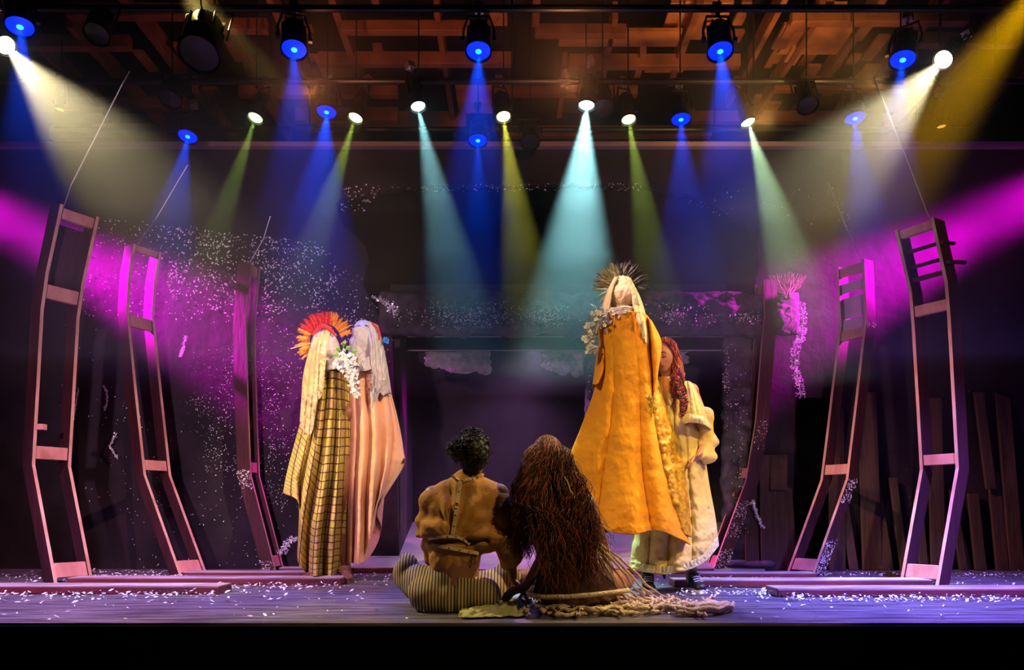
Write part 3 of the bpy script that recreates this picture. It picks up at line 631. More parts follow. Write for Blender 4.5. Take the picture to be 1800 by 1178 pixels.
# ------------------------------------------------------------------ cloth, bodies, hair
from mathutils.bvhtree import BVHTree
def cr(p0, p1, p2, p3, t):
    return .5*((2*p1)+(-p0+p2)*t+(2*p0-5*p1+4*p2-p3)*t*t+(-p0+3*p1-3*p2+p3)*t**3)
def crs(arr, t):     # catmull-rom over the first axis of arr, t in 0..1
    n = len(arr)-1; x = min(max(t*n, 0), n-1e-6); i = int(x); f_ = x-i
    g = lambda k: arr[min(max(k, 0), n)]
    return cr(g(i-1), g(i), g(i+1), g(i+2), f_)
def drape(name, cols, D, m, parent, folds=6, amp=.04, nu=130, nv=80, back=.22, top_amp=.3, hem=0, seed=0, bulge=.1, crumple=.008, thick=.006, smooth=True, closed=True, skew=0, sharp=.5):
    "hanging cloth from columns of pixels (px, py, depth offset); ridged folds towards the camera; closed by a rear sheet"
    A = np.array([[(c[0], c[1], c[2] if len(c) > 2 else 0) for c in col] for col in cols], dtype=float)
    vs = []; uv = []; fs = []
    for i in range(nu):
        u = i/(nu-1); col = crs(A, u)
        for j in range(nv):
            v = j/(nv-1); p = crs(col, v)
            ph = folds*(u+skew*v*(u-.5)+.035*mnoise.noise(Vector((u*3, v*2.2, seed))))
            ridge = abs(math.sin(PI*ph))**sharp*(.75+.5*mnoise.noise(Vector((int(ph)*3.3, v*1.4, seed+4))))
            a = amp*(top_amp+(1-top_amp)*v**.8)
            edge = math.sin(PI*u)**.5 if closed else 1
            dd = p[2] - bulge*math.sin(PI*u)**.7 - a*ridge*edge
            q = Vector((p[0]*.011, p[1]*.011, seed))
            dd += crumple*(1.6*mnoise.noise(q*2.2)+1.1*mnoise.noise(q*6)+.5*mnoise.noise(q*16))
            py = p[1] + hem*v*mnoise.noise(Vector((u*7, 0, seed+2)))*6
            vs.append(P(p[0], py, D+dd)); uv.append((u, v))
    for i in range(nu-1):
        for j in range(nv-1): fs.append((i*nv+j, i*nv+j+1, (i+1)*nv+j+1, (i+1)*nv+j))
    if closed:      # rear half
        b = len(vs); mu = 36
        for i in range(mu):
            u = i/(mu-1); col = crs(A, u); i0 = round(u*(nu-1))
            for j in range(nv):
                v = j/(nv-1); p = crs(col, v)
                s = math.sin(PI*u)
                if i in (0, mu-1): q = vs[i0*nv+j]
                else: q = P(p[0], p[1], D+p[2]*.3); q.y += back*s**.6 + amp*.6*math.sin(PI*folds*u)*v
                vs.append(Vector(q)); uv.append((u+1, v))
        for i in range(mu-1):
            for j in range(nv-1): fs.append((b+i*nv+j, b+(i+1)*nv+j, b+(i+1)*nv+j+1, b+i*nv+j+1))
    o = mesh_obj(name, vs, fs, m, parent, smooth, uvs=uv, origin=None if parent else P(cols[0][-1][0], cols[0][-1][1], D))
    if thick: mod_solid(o, thick, 0)
    return o
def bake(o, voxel, smooth_it=6, name=None, disp=None, factor=.5):
    md = o.modifiers.new('r', 'REMESH'); md.mode = 'VOXEL'; md.voxel_size = voxel; md.use_smooth_shade = True
    if smooth_it:
        sm = o.modifiers.new('s', 'SMOOTH'); sm.iterations = smooth_it; sm.factor = factor
    dg = bpy.context.evaluated_depsgraph_get(); dg.update()
    me = bpy.data.meshes.new_from_object(o.evaluated_get(dg)); mats = list(o.data.materials)
    o.modifiers.clear(); o.data = me
    if not len(me.materials):
        for x in mats: me.materials.append(x)
    if disp:
        n = len(me.vertices); co = np.zeros(n*3); me.vertices.foreach_get('co', co); co = co.reshape(-1, 3)
        no = np.zeros(n*3); me.vertices.foreach_get('normal', no); no = no.reshape(-1, 3); org = Vector(root_of(o).location)
        out = co.copy()
        for i in range(n): out[i] += no[i]*disp(Vector(co[i])+org, Vector(no[i]))
        me.vertices.foreach_set('co', out.ravel()); me.update()
    me.polygons.foreach_set('use_smooth', [True]*len(me.polygons))
    return o
def capsules(caps, balls=(), n=18):
    g = MB()
    for p, q, r0, r1 in caps:
        p = Vector(p); q = Vector(q); g.cyl(p, q, r0, r1, n=n); g.ball(p, r0, n, 12); g.ball(q, r1, n, 12)
    for c, r in balls: g.ball(c, r, 26, 18)
    return g
def bvh_of(o):
    me = o.data; mw = Vector(root_of(o).location)
    return BVHTree.FromPolygons([v.co+mw for v in me.vertices], [list(p.vertices) for p in me.polygons])
CAM = Vector((0, 0, CH))
def onto(b, px, py, off=.004, default=4.0):
    d = (P(px, py, 1.0)-CAM).normalized(); h = b.ray_cast(CAM, d)
    if h[0] is None: return P(px, py, default)
    return h[0]-d*off
def ribbon(name, pts, wd, m, parent, th=.005, up=None):
    g = MB(); n = len(pts); vs = []
    for i, p in enumerate(pts):
        d = (pts[min(i+1,n-1)]-pts[max(i-1,0)]).normalized(); view = (p-CAM).normalized(); s = d.cross(view).normalized()*wd/2
        o_ = -view*th; vs += [p-s, p+s, p+s+o_, p-s+o_]
    fs = [(3,2,1,0)]+[(4*i+k, 4*i+(k+1)%4, 4*i+4+(k+1)%4, 4*i+4+k) for i in range(n-1) for k in range(4)]+[(4*n-4,4*n-3,4*n-2,4*n-1)]
    g.add(vs, fs); return g.build(name, m, parent)
def hairset(name, strands, m, parent, r=.003, res=5):
    cu = bpy.data.curves.new(name, 'CURVE'); cu.dimensions = '3D'; cu.bevel_depth = r; cu.bevel_resolution = 1; cu.resolution_u = 2; cu.use_fill_caps = True
    org = Vector(root_of(parent).location)
    for st in strands:
        sp = cu.splines.new('POLY'); sp.points.add(len(st)-1)
        for i, p in enumerate(st):
            q = p-org; sp.points[i].co = (*q, 1); sp.points[i].radius = 1.0 if i < len(st)*.7 else 1-.7*(i/len(st)-.7)/.3
    for x in (m if isinstance(m, list) else [m]): cu.materials.append(x)
    for k, sp in enumerate(cu.splines): sp.material_index = k % len(cu.materials)
    t = bpy.data.objects.new('tmp', cu); C.objects.link(t)
    dg = bpy.context.evaluated_depsgraph_get(); dg.update(); me = bpy.data.meshes.new_from_object(t.evaluated_get(dg)); bpy.data.objects.remove(t)
    o = bpy.data.objects.new(name, me); C.objects.link(o); o.parent = parent
    return o
def head_into(g, c, fwd, s=1.0, rx=.072, ry=.092, rz=.115):
    "sculpted head: centre c, looking along fwd"
    fwd = Vector(fwd).normalized(); right = fwd.cross(Vector((0,0,1))).normalized(); up = right.cross(fwd)
    n, m_ = 56, 44; vs = []
    for j in range(m_+1):
        t = PI*j/m_
        for i in range(n):
            a = 2*PI*i/n; X = math.sin(t)*math.sin(a); Y = math.sin(t)*math.cos(a); Z = math.cos(t)   # Y forward
            x = X*rx; y = Y*ry; z = Z*rz
            if Z < 0:
                x *= 1-.36*(-Z)**1.3; y *= 1-.10*(-Z) if Y > 0 else 1-.45*(-Z)
            if Y > 0:
                y *= 1-.06*(1-abs(Z)); k = lambda px_, pz_, sx, sz: math.exp(-((x-px_)/sx)**2-((z-pz_)/sz)**2)
                y += .024*k(0,-.018,.011,.018)+.010*k(0,.008,.009,.02)      # nose
                y -= .012*(k(.03,.012,.016,.011)+k(-.03,.012,.016,.011))     # sockets
                y += .006*(k(.03,.030,.022,.007)+k(-.03,.030,.022,.007))     # brows
                y += .007*(k(.03,.010,.011,.007)+k(-.03,.010,.011,.007))     # lids
                y += .008*k(0,-.052,.019,.009); y -= .004*k(0,-.0525,.02,.0025); y += .008*k(0,-.088,.02,.015)
            vs.append(c+(right*x+fwd*y+up*z)*s)
    fs = [(j*n+i, (j+1)*n+i, (j+1)*n+(i+1)%n, j*n+(i+1)%n) for j in range(m_) for i in range(n)]
    g.add(vs, fs)
    for sx in (-1, 1): g.ball(c+(right*sx*.073+fwd*-.008+up*-.004)*s, (.013*s,.02*s,.03*s), 12, 10)
    return right, up
def hand_into(g, wrist, dirv, palmn, side=1, curl=.5, s=1.0):
    "palm, four fingers of different length and a thumb leaving the side of the palm"
    d = Vector(dirv).normalized(); nrm = Vector(palmn).normalized(); sd = d.cross(nrm).normalized()*side
    c = wrist+d*.05*s
    for k in range(4):
        o = (k-1.5)*.019*s
        g.cyl(wrist+sd*o*.6, wrist+d*.088*s+sd*o, .017*s, .012*s, 12); g.ball(wrist+d*.088*s+sd*o, .0125*s, 10, 8)
    L = [.070,.078,.072,.055]
    for k in range(4):
        o = (k-1.5)*.0205*s; p = wrist+d*.09*s+sd*o; dd = d.copy(); l = L[k]*s
        for j, fr in enumerate((.45,.32,.23)):
            dd = (dd*math.cos(curl)+nrm*math.sin(curl)).normalized(); q = p+dd*l*fr
            g.cyl(p, q, .0095*s, .0085*s, 10); g.ball(q, .0088*s, 10, 8); p = q
    p = wrist+d*.025*s-sd*.03*s; q = p+(d*.6-sd*.75+nrm*.3).normalized()*.035*s; r_ = q+(d*.85-sd*.1+nrm*.5).normalized()*.034*s
    g.cyl(p, q, .014*s, .012*s, 10); g.ball(q, .012*s, 10, 8); g.cyl(q, r_, .011*s, .0095*s, 10); g.ball(r_, .0098*s, 10, 8)
# materials for the figures
def weave(name, c1, c2, rough=.85, sc=900, bump=.3, sheen=.3, trans=0, big=4):
    m = mat(name, c1, rough, c2, big, bump=bump, bscale=38, cloth=sheen, trans=trans, spec=.2); return m
M_orange = weave('orange_linen', (.80,.33,.022), (.68,.26,.015), bump=.35)
M_gold = mat('gold_satin', (.72,.42,.03), .38, (.35,.16,.01), 22, bump=.9, bscale=26)
M_peach = weave('peach_muslin', (.84,.42,.22), (.88,.50,.32), bump=.3)
M_cream = weave('cream_linen', (.80,.62,.20), (.70,.50,.13), bump=.35)
M_gauze = weave('cheesecloth', (.88,.76,.46), (.70,.54,.28), trans=.25, bump=.8)
M_gauzew = weave('white_cheesecloth', (.86,.80,.74), (.72,.62,.56), trans=.25, bump=.8)
M_wrap = weave('grey_wrapping_cloth', (.66,.60,.55), (.5,.44,.40), bump=.6)
M_wrapw = weave('cream_wrapping_cloth', (.80,.66,.42), (.62,.46,.24), bump=.7)
M_mustard = weave('mustard_shirt_cotton', (.50,.24,.055), (.40,.18,.04), bump=.25)
M_strapc = mat('cream_leather_strap', (.80,.60,.32), .5, (.6,.42,.2), 20)
M_brass = mat('brass_stud', (.3,.17,.05), .3, metal=.9)
M_skin = mat('brown_skin', (.30,.125,.06), .5, (.24,.095,.045), 10)
M_skinl = mat('light_skin', (.62,.30,.19), .5, (.55,.24,.14), 12)
M_lip = mat('lips', (.42,.10,.08), .45); M_brow = mat('brow_and_lash', (.06,.02,.015), .7)
M_hair = mat('dark_curly_hair', (.028,.008,.004), .5, (.05,.014,.007), 8, spec=.3)
M_hairr = mat('reddish_hair_strand', (.20,.045,.02), .5, spec=.3)
M_hairred = mat('red_hair', (.36,.035,.04), .38, spec=.6); M_hairdark = mat('dark_red_hair', (.06,.012,.012), .4, spec=.6)
M_hairblack = mat('black_hair', (.006,.004,.003), .6, spec=.3)
M_shoe = mat('black_shoe', (.012,.012,.014), .5); M_sole = mat('white_sole', (.75,.72,.68), .6); M_brshoe = mat('brown_shoe', (.16,.06,.035), .5)
M_rope = mat('beige_rope', (.80,.60,.36), .85, (.60,.42,.22), 40, bump=.8, bscale=90)
M_petal = mat('white_petal', (.9,.86,.8), .6); M_leaf = mat('green_leaf', (.18,.42,.03), .5)
M_scarf = weave('pale_green_gauze', (.52,.50,.20), (.36,.36,.14), bump=.8)
def quilt():
    m = bpy.data.materials.new('quilted_green_cloth'); m.use_nodes = True; nt = m.node_tree; N = nt.nodes; L = nt.links; b = N['Principled BSDF']
    uv = N.new('ShaderNodeUVMap'); mp = N.new('ShaderNodeMapping'); mp.inputs['Scale'].default_value = (14, 34, 1); L.new(uv.outputs[0], mp.inputs[0])
    nz = N.new('ShaderNodeTexNoise'); nz.inputs['Scale'].default_value = 1.3; L.new(mp.outputs[0], nz.inputs['Vector'])
    ad = N.new('ShaderNodeMix'); ad.data_type = 'VECTOR'; ad.inputs[0].default_value = .22; L.new(mp.outputs[0], ad.inputs[4]); L.new(nz.outputs['Color'], ad.inputs[5])
    br = N.new('ShaderNodeTexBrick'); br.offset = .0; br.inputs['Scale'].default_value = 1; br.inputs['Brick Width'].default_value = 1; br.inputs['Row Height'].default_value = 1
    br.inputs['Mortar Size'].default_value = .075; br.inputs['Color1'].default_value = (.50,.42,.05,1); br.inputs['Color2'].default_value = (.62,.40,.14,1); br.inputs['Mortar'].default_value = (.10,.04,.015,1)
    L.new(ad.outputs[1], br.inputs['Vector']); L.new(br.outputs['Color'], b.inputs['Base Color']); b.inputs['Roughness'].default_value = .7
    bp = N.new('ShaderNodeBump'); bp.inputs['Strength'].default_value = .6; bp.inputs['Distance'].default_value = .01; bp.invert = True; L.new(br.outputs['Fac'], bp.inputs['Height']); L.new(bp.outputs[0], b.inputs['Normal'])
    return m
M_quilt = quilt()
def stripes():
    m = bpy.data.materials.new('striped_trouser_cloth'); m.use_nodes = True; nt = m.node_tree; N = nt.nodes; L = nt.links; b = N['Principled BSDF']
    tc = N.new('ShaderNodeTexCoord'); mp = N.new('ShaderNodeMapping'); mp.inputs['Rotation'].default_value = (0, .0, .0); L.new(tc.outputs['Object'], mp.inputs[0])
    wv_ = N.new('ShaderNodeTexWave'); wv_.wave_type = 'BANDS'; wv_.bands_direction = 'X'; wv_.inputs['Scale'].default_value = 19; wv_.inputs['Distortion'].default_value = 1.1; wv_.inputs['Detail Scale'].default_value = .35
    L.new(mp.outputs[0], wv_.inputs['Vector']); r = N.new('ShaderNodeValToRGB'); r.color_ramp.elements[0].color = (.06,.032,.012,1); r.color_ramp.elements[1].color = (.42,.31,.13,1)
    r.color_ramp.elements[0].position = .35; r.color_ramp.elements[1].position = .6
    L.new(wv_.outputs['Fac'], r.inputs[0]); L.new(r.outputs[0], b.inputs['Base Color']); b.inputs['Roughness'].default_value = .85
    return m
M_stripe = stripes()
rf = random.Random(5)
def blossoms(name, pts, rad, parent, m=M_petal):
    g = MB()
    for p in pts:
        n = Vector((rf.uniform(-1,1), rf.uniform(-1.4,-.2), rf.uniform(-1,1))).normalized(); a = n.orthogonal().normalized(); b = n.cross(a)
        for k in range(5):
            t = 2*PI*k/5+rf.random()*.3; dr = a*math.cos(t)+b*math.sin(t); sd = n.cross(dr)
            g.add([p, p+dr*rad*.6+sd*rad*.42+n*rad*.35, p+dr*rad*1.15+n*rad*.2, p+dr*rad*.6-sd*rad*.42+n*rad*.35], [(0,1,2,3)])
    o = g.build(name, m, parent); o['kind'] = 'stuff'; return o
def feather(root, base, dirv, ln, wd, m, seed, name='feather'):
    d = Vector(dirv).normalized(); n = Vector((0,-1,.1)); s = d.cross(n).normalized(); g = MB(); vs = []; fs = []
    K = 9
    for k in range(K+1):
        t = k/K; c = base+d*ln*t+Vector((0,-.25,-.25))*ln*t*t*.5; w_ = wd*math.sin(PI*min(1, t*.93+.05))**.7*(1+.35*math.sin(seed*7+k*2.4))
        vs += [c-s*w_-n*.003*k*0, c+n*.004, c+s*w_]
    for k in range(K): fs += [(3*k,3*k+1,3*k+4,3*k+3), (3*k+1,3*k+2,3*k+5,3*k+4)]
    g.add(vs, fs)
    for k in range(2, K*2):       # loose barbs
        t = k/(K*2); c = base+d*ln*t+Vector((0,-.25,-.25))*ln*t*t*.5
        for sg in (-1,1):
            e = c+(s*sg*.8+d*.9)*wd*(1.3+.5*math.sin(seed+k)); g.add([c-d*.002, c+d*.002, e], [(0,1,2)])
    return g.build(name, m, root)
def wrapped_head(px, py, D, rx, rz, m, parent, seed, name='wrapped_head'):
    g = MB(); c = P(px, py, D); g.ball(c, (rx, rx*1.05, rz), 40, 30); g.cyl(c-Vector((0,0,rz*.6)), c-Vector((0,-.01,rz*1.55)), rx*.6, rx*.62, 24)
    o = g.build(name, m, parent, True)
    def dsp(p, n):
        q = (p-c)*14; return .010*(1-2*abs(mnoise.noise(Vector((q.x*.8+q.z*.5, q.y*.6, q.z*.5-q.x*.3+seed)))))+.006*math.sin(q.z*3+q.x*2.2+5*mnoise.noise(q*.6))+.004*mnoise.noise(q*2)
    return bake(o, .006, 3, disp=dsp)
def head_cap(name, px, py, D, rx, rz, m, parent, seed, low=-.1, face=None, ex=1.12):
    "gauze lying over the crown of a head"
    c = P(px, py, D); vs = []; fs = []; n, k = 60, 24
    for j in range(k+1):
        t = (PI/2-math.asin(low))*j/k
        for i in range(n):
            a = 2*PI*i/n; w_ = 1+.05*math.sin(9*a+seed)*t+.05*mnoise.noise(Vector((a*2, t*2, seed)))
            vs.append(c+Vector((rx*ex*w_*math.sin(t)*math.cos(a), rx*ex*1.05*w_*math.sin(t)*math.sin(a), rz*ex*w_*math.cos(t))))
    fs = [(j*n+i, (j+1)*n+i, (j+1)*n+(i+1)%n, j*n+(i+1)%n) for j in range(k) for i in range(n)]
    o = mesh_obj(name, vs, fs, m, parent, True); mod_solid(o, .004); return o
# ================================================================== patterned puppet with the feather crown
DA = 5.72
pa = empty('robed_puppet', P(575,1012,DA), 'veiled puppet in a quilted yellow-green robe, crowned with red and orange feathers', 'puppet', 'veiled cloth puppets'); pa.location.z = 0
drape('robe', [[(554,652,.12),(535,720,.1),(518,780,.08),(505,830,.05),(498,866,.05)],
               [(560,648,.05),(548,730,.03),(533,800,0),(524,850,0),(526,888,0)],
               [(570,644,0),(558,750,0),(544,830,0),(531,910,.02),(524,985,.05)],
               [(580,642,0),(572,750,0),(561,850,0),(549,940,0),(545,1009,0)],
               [(590,643,0),(587,750,0),(580,850,0),(570,940,0),(563,1014,0)],
               [(600,646,0),(600,750,0),(595,850,0),(590,940,0),(585,1010,.02)],
               [(608,652,.1),(612,750,.1),(611,850,.1),(608,940,.1),(604,1003,.12)]], DA, M_quilt, pa, folds=4.3, amp=.27, seed=1, bulge=.03, back=.3, sharp=1.3, top_amp=.25, crumple=.012, nu=190, nv=120, hem=.6)
wrapped_head(572, 610, DA-.04, .095, .115, M_wrap, pa, 3)
drape('veil', [[(551,588,.05),(541,625,.03),(533,660,0),(530,700,-.02),(527,742,-.02)],
               [(556,578,0),(548,620,-.02),(543,665,-.05),(538,705,-.06),(536,758,-.05)],
               [(566,571,-.02),(556,620,-.08),(553,670,-.10),(549,710,-.10),(545,770,-.08)],
               [(574,572,-.03),(563,620,-.12),(562,660,-.12),(560,690,-.11),(556,722,-.1)],
               [(582,575,-.02),(574,615,-.16),(572,640,-.16),(570,660,-.14),(569,678,-.12)]], DA-.05, M_gauze, pa, folds=4.2, amp=.045, crumple=.03, seed=2, bulge=.02, back=.06, nu=110, nv=70, hem=2.0, thick=.003)
head_cap('veil', 572, 607, DA-.03, .095, .115, M_gauze, pa, 1, low=.6, ex=1.04)
drape('neck_scarf', [[(566,634,.06),(566,640,.06),(567,646,.06)],[(580,632,-.04),(582,640,-.05),(582,650,-.05)],[(596,622,-.05),(598,632,-.06),(600,644,-.05)],[(604,622,.06),(606,628,.06),(608,634,.06)]], DA-.08, M_wrap, pa, folds=3, amp=.03, seed=5, bulge=.05, back=.12, nu=50, nv=24)
M_fr = mat('red_feather', (.85,.03,.015), .6, (.6,.02,.01), 30); M_fo = mat('orange_feather', (.92,.36,.02), .6, (.8,.24,.01), 30); M_fd = mat('dark_green_feather', (.03,.045,.02), .6, (.01,.012,.008), 20); M_fg = mat('olive_feather', (.10,.12,.035), .6); M_ft = mat('teal_feather', (.20,.38,.28), .6); M_fb = mat('buff_feather', (.17,.19,.10), .6)
for k in range(64):
    t = k/63; a = math.radians(210-t*190); px = 572+26*math.cos(a)*1.05; py = 600-30*math.sin(a)
    base = P(px, py, DA-.02+rf.uniform(-.03,.03)); m = M_fo if (t < .28 or t > .72) else M_fr
    ln = (.075+.03*rf.random())*(1.15 if m is M_fo and t > .7 else 1); aa = a+rf.uniform(-.25,.25)
    feather(pa, base, (math.cos(aa), rf.uniform(-.5,.1), math.sin(aa)), ln, .010, m, k)
g = MB(); pts = [P(549+ k*5.0, 596-22*math.sin(PI*(k+1)/10), DA-.13+.0*k) for k in range(9)]
A_ = np.array([tuple(p) for p in pts]); pts = [Vector(crs(A_, k/39)) for k in range(40)]; g.tube(pts, [(.018+.004*math.sin(k*1.9))*math.sin(PI*(k+2)/43)**.5 for k in range(40)], 10); g.build('crown_band', M_fr, pa, True)
g = MB(); g.tube([P(548,603,DA-.05), P(511,613,DA-.1)], .004, 5); g.build('crown_quill', mat('pale_quill', (.6,.4,.2), .6), pa)
# ================================================================== peach puppet
DB = 5.82
pb = empty('robed_puppet', P(640,1012,DB), 'white-veiled puppet in a plain peach robe, a blue flower beside its head', 'puppet', 'veiled cloth puppets'); pb.location.z = 0
drape('robe', [[(607,655,.12),(611,750,.12),(609,850,.1),(607,940,.1),(606,985,.1)],
               [(620,645,0),(626,750,0),(622,850,0),(620,930,0),(618,990,0)],
               [(637,640,0),(646,750,0),(642,850,0),(640,930,0),(636,986,0)],
               [(655,645,0),(664,750,0),(663,840,0),(660,890,0),(656,930,.02)],
               [(672,658,.04),(684,730,.04),(685,790,.03),(676,845,.03),(662,890,.03)],
               [(680,672,.12),(693,720,.12),(702,760,.1),(707,785,.1),(711,803,.1)]], DB, M_peach, pb, folds=4.6, amp=.2, seed=21, bulge=.05, back=.28, sharp=1.1, top_amp=.2, nu=170, nv=100, hem=.4)
wrapped_head(637, 602, DB-.05, .088, .13, M_wrap, pb, 9)
head_cap('veil', 640, 598, DB-.03, .09, .135, M_gauzew, pb, 6, low=.62, ex=1.08)
drape('veil', [[(640,566,0),(648,600,-.13),(651,640,-.14),(652,670,-.13),(650,700,-.1)],
               [(648,566,0),(656,600,-.11),(658,640,-.12),(660,675,-.12),(657,710,-.1)],
               [(656,568,.02),(664,600,-.06),(668,640,-.08),(670,670,-.08),(668,694,-.07)],
               [(664,572,.03),(673,605,.0),(680,640,-.02),(685,670,-.03),(688,692,-.02)]], DB-.02, M_gauzew, pb, folds=4.2, amp=.045, crumple=.03, seed=7, bulge=.02, back=.08, hem=2.5, nu=110, nv=60, thick=.003)
drape('veil', [[(625,570,0),(616,600,.0),(612,620,0),(608,640,0)],[(630,568,-.02),(622,600,-.09),(618,630,-.1),(615,655,-.08)],[(638,567,-.03),(628,590,-.13),(624,620,-.14),(623,642,-.12)]], DB-.02, M_gauzew, pb, folds=4, amp=.02, seed=8, bulge=.02, back=.06, hem=1, nu=60, nv=40, thick=.003)
drape('neck_scarf', [[(624,628,.0),(622,640,.0),(622,650,.0)],[(640,630,-.1),(640,642,-.1),(642,652,-.1)],[(654,622,-.03),(656,634,-.04),(658,646,-.04)]], DB-.04, M_wrap, pb, folds=3, amp=.03, seed=15, bulge=.06, back=.1, nu=50, nv=24)
g = MB(); g.tube([P(654,568,DB-.08),P(663,576,DB-.09),P(668,588,DB-.09),P(666,598,DB-.08)], .008, 6); g.build('red_cord', M_fr, pb)
blossoms('blue_flower', [P(678+rf.uniform(-3,3), 598+rf.uniform(-5,5), DB-.08) for _ in range(14)], .012, pb, mat('blue_petal', (.05,.3,.85), .5))
# white wisteria between the two puppets
wi = empty('flower_spray', P(622,700,DA-.25), 'hanging spray of white blossoms with green leaves between the two pale puppets', 'flowers', 'white blossom sprays')
pts = []
for k in range(190):
    t = rf.random()
    if k < 95: pts.append(P(610+rf.gauss(0,10), 634+rf.gauss(0,9), DA-.22+rf.uniform(-.05,.05)))
    else: pts.append(P(613+14*t+rf.gauss(0,4.5*(1-t)+2), 645+54*t, DA-.24+rf.uniform(-.03,.03)))
blossoms('blossoms', pts, .015, wi)
g = MB(); g.tube([P(604,625,DA-.2),P(612,645,DA-.22),P(622,670,DA-.23),P(627,698,DA-.23)], .005, 5); g.build('stem', M_leaf, wi)
for (x, y, dx, dy) in [(603,612,3,-10),(606,616,8,-5),(600,618,-7,-6),(616,620,9,-2),(598,624,-9,0)]:
    b = P(x,y,DA-.24); t = P(x+dx*1.5,y+dy*1.5,DA-.28); sd = Vector((dy,0,dx)).normalized()*.016; mid = (b+t)/2+Vector((0,-.015,0))
    g = MB(); g.add([b, mid+sd, t, mid-sd, mid+Vector((0,-.01,0))], [(0,1,4),(1,2,4),(2,3,4),(3,0,4)]); mod_solid(g.build('leaf', M_leaf, wi), .003)
# person carrying the two pale puppets
def shoe(parent, c, d, s, m, sole, name='shoe', laces=False):
    d = Vector(d).normalized(); sd = d.cross(Vector((0,0,1))); g = MB()
    g.ball(c+d*.05*s+Vector((0,0,.04)), (.045*s,.045*s,.035)); g.ball(c+d*.12*s+Vector((0,0,.035)), (.048*s,.048*s,.03)); g.ball(c-d*.04*s+Vector((0,0,.045)), (.04*s,.042*s,.04)); g.ball(c+Vector((0,0,.075)), (.043*s,.043*s,.045)); g.cyl(c+Vector((0,0,.06)), c+Vector((0,0,.12)), .045*s, .04*s, 16)
    o = bake(g.build(name, m, parent, True), .007, 4)
    h = MB(); n = 24; vs = []
    for z in (.0, .022):
        for k in range(n):
            a = 2*PI*k/n; x = math.cos(a); y = math.sin(a); vs.append(c+d*(.045+x*.115)*s+sd*y*(.048+.006*x)*s+Vector((0,0,z+.002)))
    h.add(vs, [tuple(range(n-1,-1,-1)), tuple(range(n,2*n))]+[(k,(k+1)%n,n+(k+1)%n,n+k) for k in range(n)]); h.build('sole', sole, o)
    if laces:
        for k in range(4):
            q = c+d*(.03+.022*k)*s+Vector((0,0,.105-.012*k)); h = MB(); h.tube([q-sd*.028, q+Vector((0,0,.006)), q+sd*.028], .0035, 5); h.build('lace', M_sole, o)
    return o
def standing(root, fl_, fr_, hip, chest, neck, head, shl, elbl, hal, shr, elbr, har, skin, hfwd, name='body'):
    caps = []; kl = (fl_+hip)/2+Vector((0,-.03,.02)); kr = (fr_+hip)/2+Vector((0,-.03,.02)); h1 = hip+Vector((-.08,0,0)); h2 = hip+Vector((.08,0,0))
    for k, f_, h_ in ((kl, fl_, h1), (kr, fr_, h2)): caps += [(f_+Vector((0,0,.07)), k, .038, .055), (k, h_, .055, .08)]
    caps += [(hip, chest, .12, .125), (chest, neck, .11, .05), (neck, head, .045, .045), (shl, chest, .06, .09), (shr, chest, .06, .09), (shl, elbl, .05, .038), (elbl, hal, .036, .024), (shr, elbr, .05, .038), (elbr, har, .036, .024)]
    g = capsules(caps); head_into(g, head+Vector((0,0,.03)), hfwd)
    hand_into(g, hal, hal-elbl, (0,-1,0), 1, .5); hand_into(g, har, har-elbr, (0,-1,0), -1, .5)
    return g.build(name, skin, root, True)
pp = empty('person', P(580,1016,DA+.05), 'person hidden under the two pale puppets, only brown shoes showing', 'person'); pp.location.z = 0
X = pp.location.x; Y = DA+.11
fl_, fr_ = Vector((X-.115, Y, 0)), Vector((X+.115, Y-.02, 0))
o = standing(pp, fl_, fr_, Vector((X,Y,.88)), Vector((X,Y,1.2)), Vector((X+.03,Y,1.34)), Vector((X+.04,Y,1.44)), Vector((X-.13,Y,1.28)), Vector((X-.13,Y-.02,1.15)), Vector((X-.05,Y-.02,1.30)),
             Vector((X+.13,Y,1.28)), Vector((X+.16,Y+.12,1.16)), Vector((X+.22,Y+.06,1.42)), M_skin, (0,-1,0)); bake(o, .009, 4)
shoe(pp, fl_+Vector((0,-.13,0)), (-.15,-1,0), .9, M_brshoe, M_brshoe); shoe(pp, fr_+Vector((.03,-.16,0)), (.35,-1,0), .95, M_brshoe, M_brshoe)
# ================================================================== orange puppet
DC = 4.78
pc = empty('robed_puppet', P(1100,1040,DC), 'tall puppet in a plain orange robe with a cream veil and dark feather crown', 'puppet', 'veiled cloth puppets'); pc.location.z = 0
drape('robe', [[(1050,556,.14),(1053,610,.12),(1046,680,.1),(1026,740,.1),(1002,800,.12)],
               [(1060,551,.04),(1066,640,.02),(1062,720,0),(1047,810,.02),(1036,890,.05)],
               [(1078,548,0),(1084,650,0),(1082,750,0),(1074,850,0),(1066,930,0)],
               [(1098,547,0),(1107,650,0),(1110,750,0),(1112,850,-.03),(1110,940,-.06)],
               [(1118,548,0),(1126,650,0),(1132,750,0),(1140,850,-.03),(1150,932,-.06)],
               [(1132,551,.02),(1141,650,.02),(1148,750,0),(1164,850,-.02),(1182,942,-.03)],
               [(1140,558,.14),(1153,640,.14),(1158,740,.1),(1182,850,.06),(1213,958,.0)]], DC, M_orange, pc, folds=3.3, amp=.11, seed=31, bulge=.14, back=.22, nu=200, nv=120, crumple=.009, hem=.5, skew=-.25, sharp=.75, top_amp=.15)
drape('sleeve', [[(1052,610,.06),(1046,650,.06),(1043,675,.06)],[(1060,612,-.05),(1057,650,-.05),(1048,676,-.04)],[(1068,625,.0),(1064,650,.02),(1056,668,.03)]], DC, M_orange, pc, folds=2, amp=.04, seed=33, bulge=.03, back=.08, nu=50, nv=40)
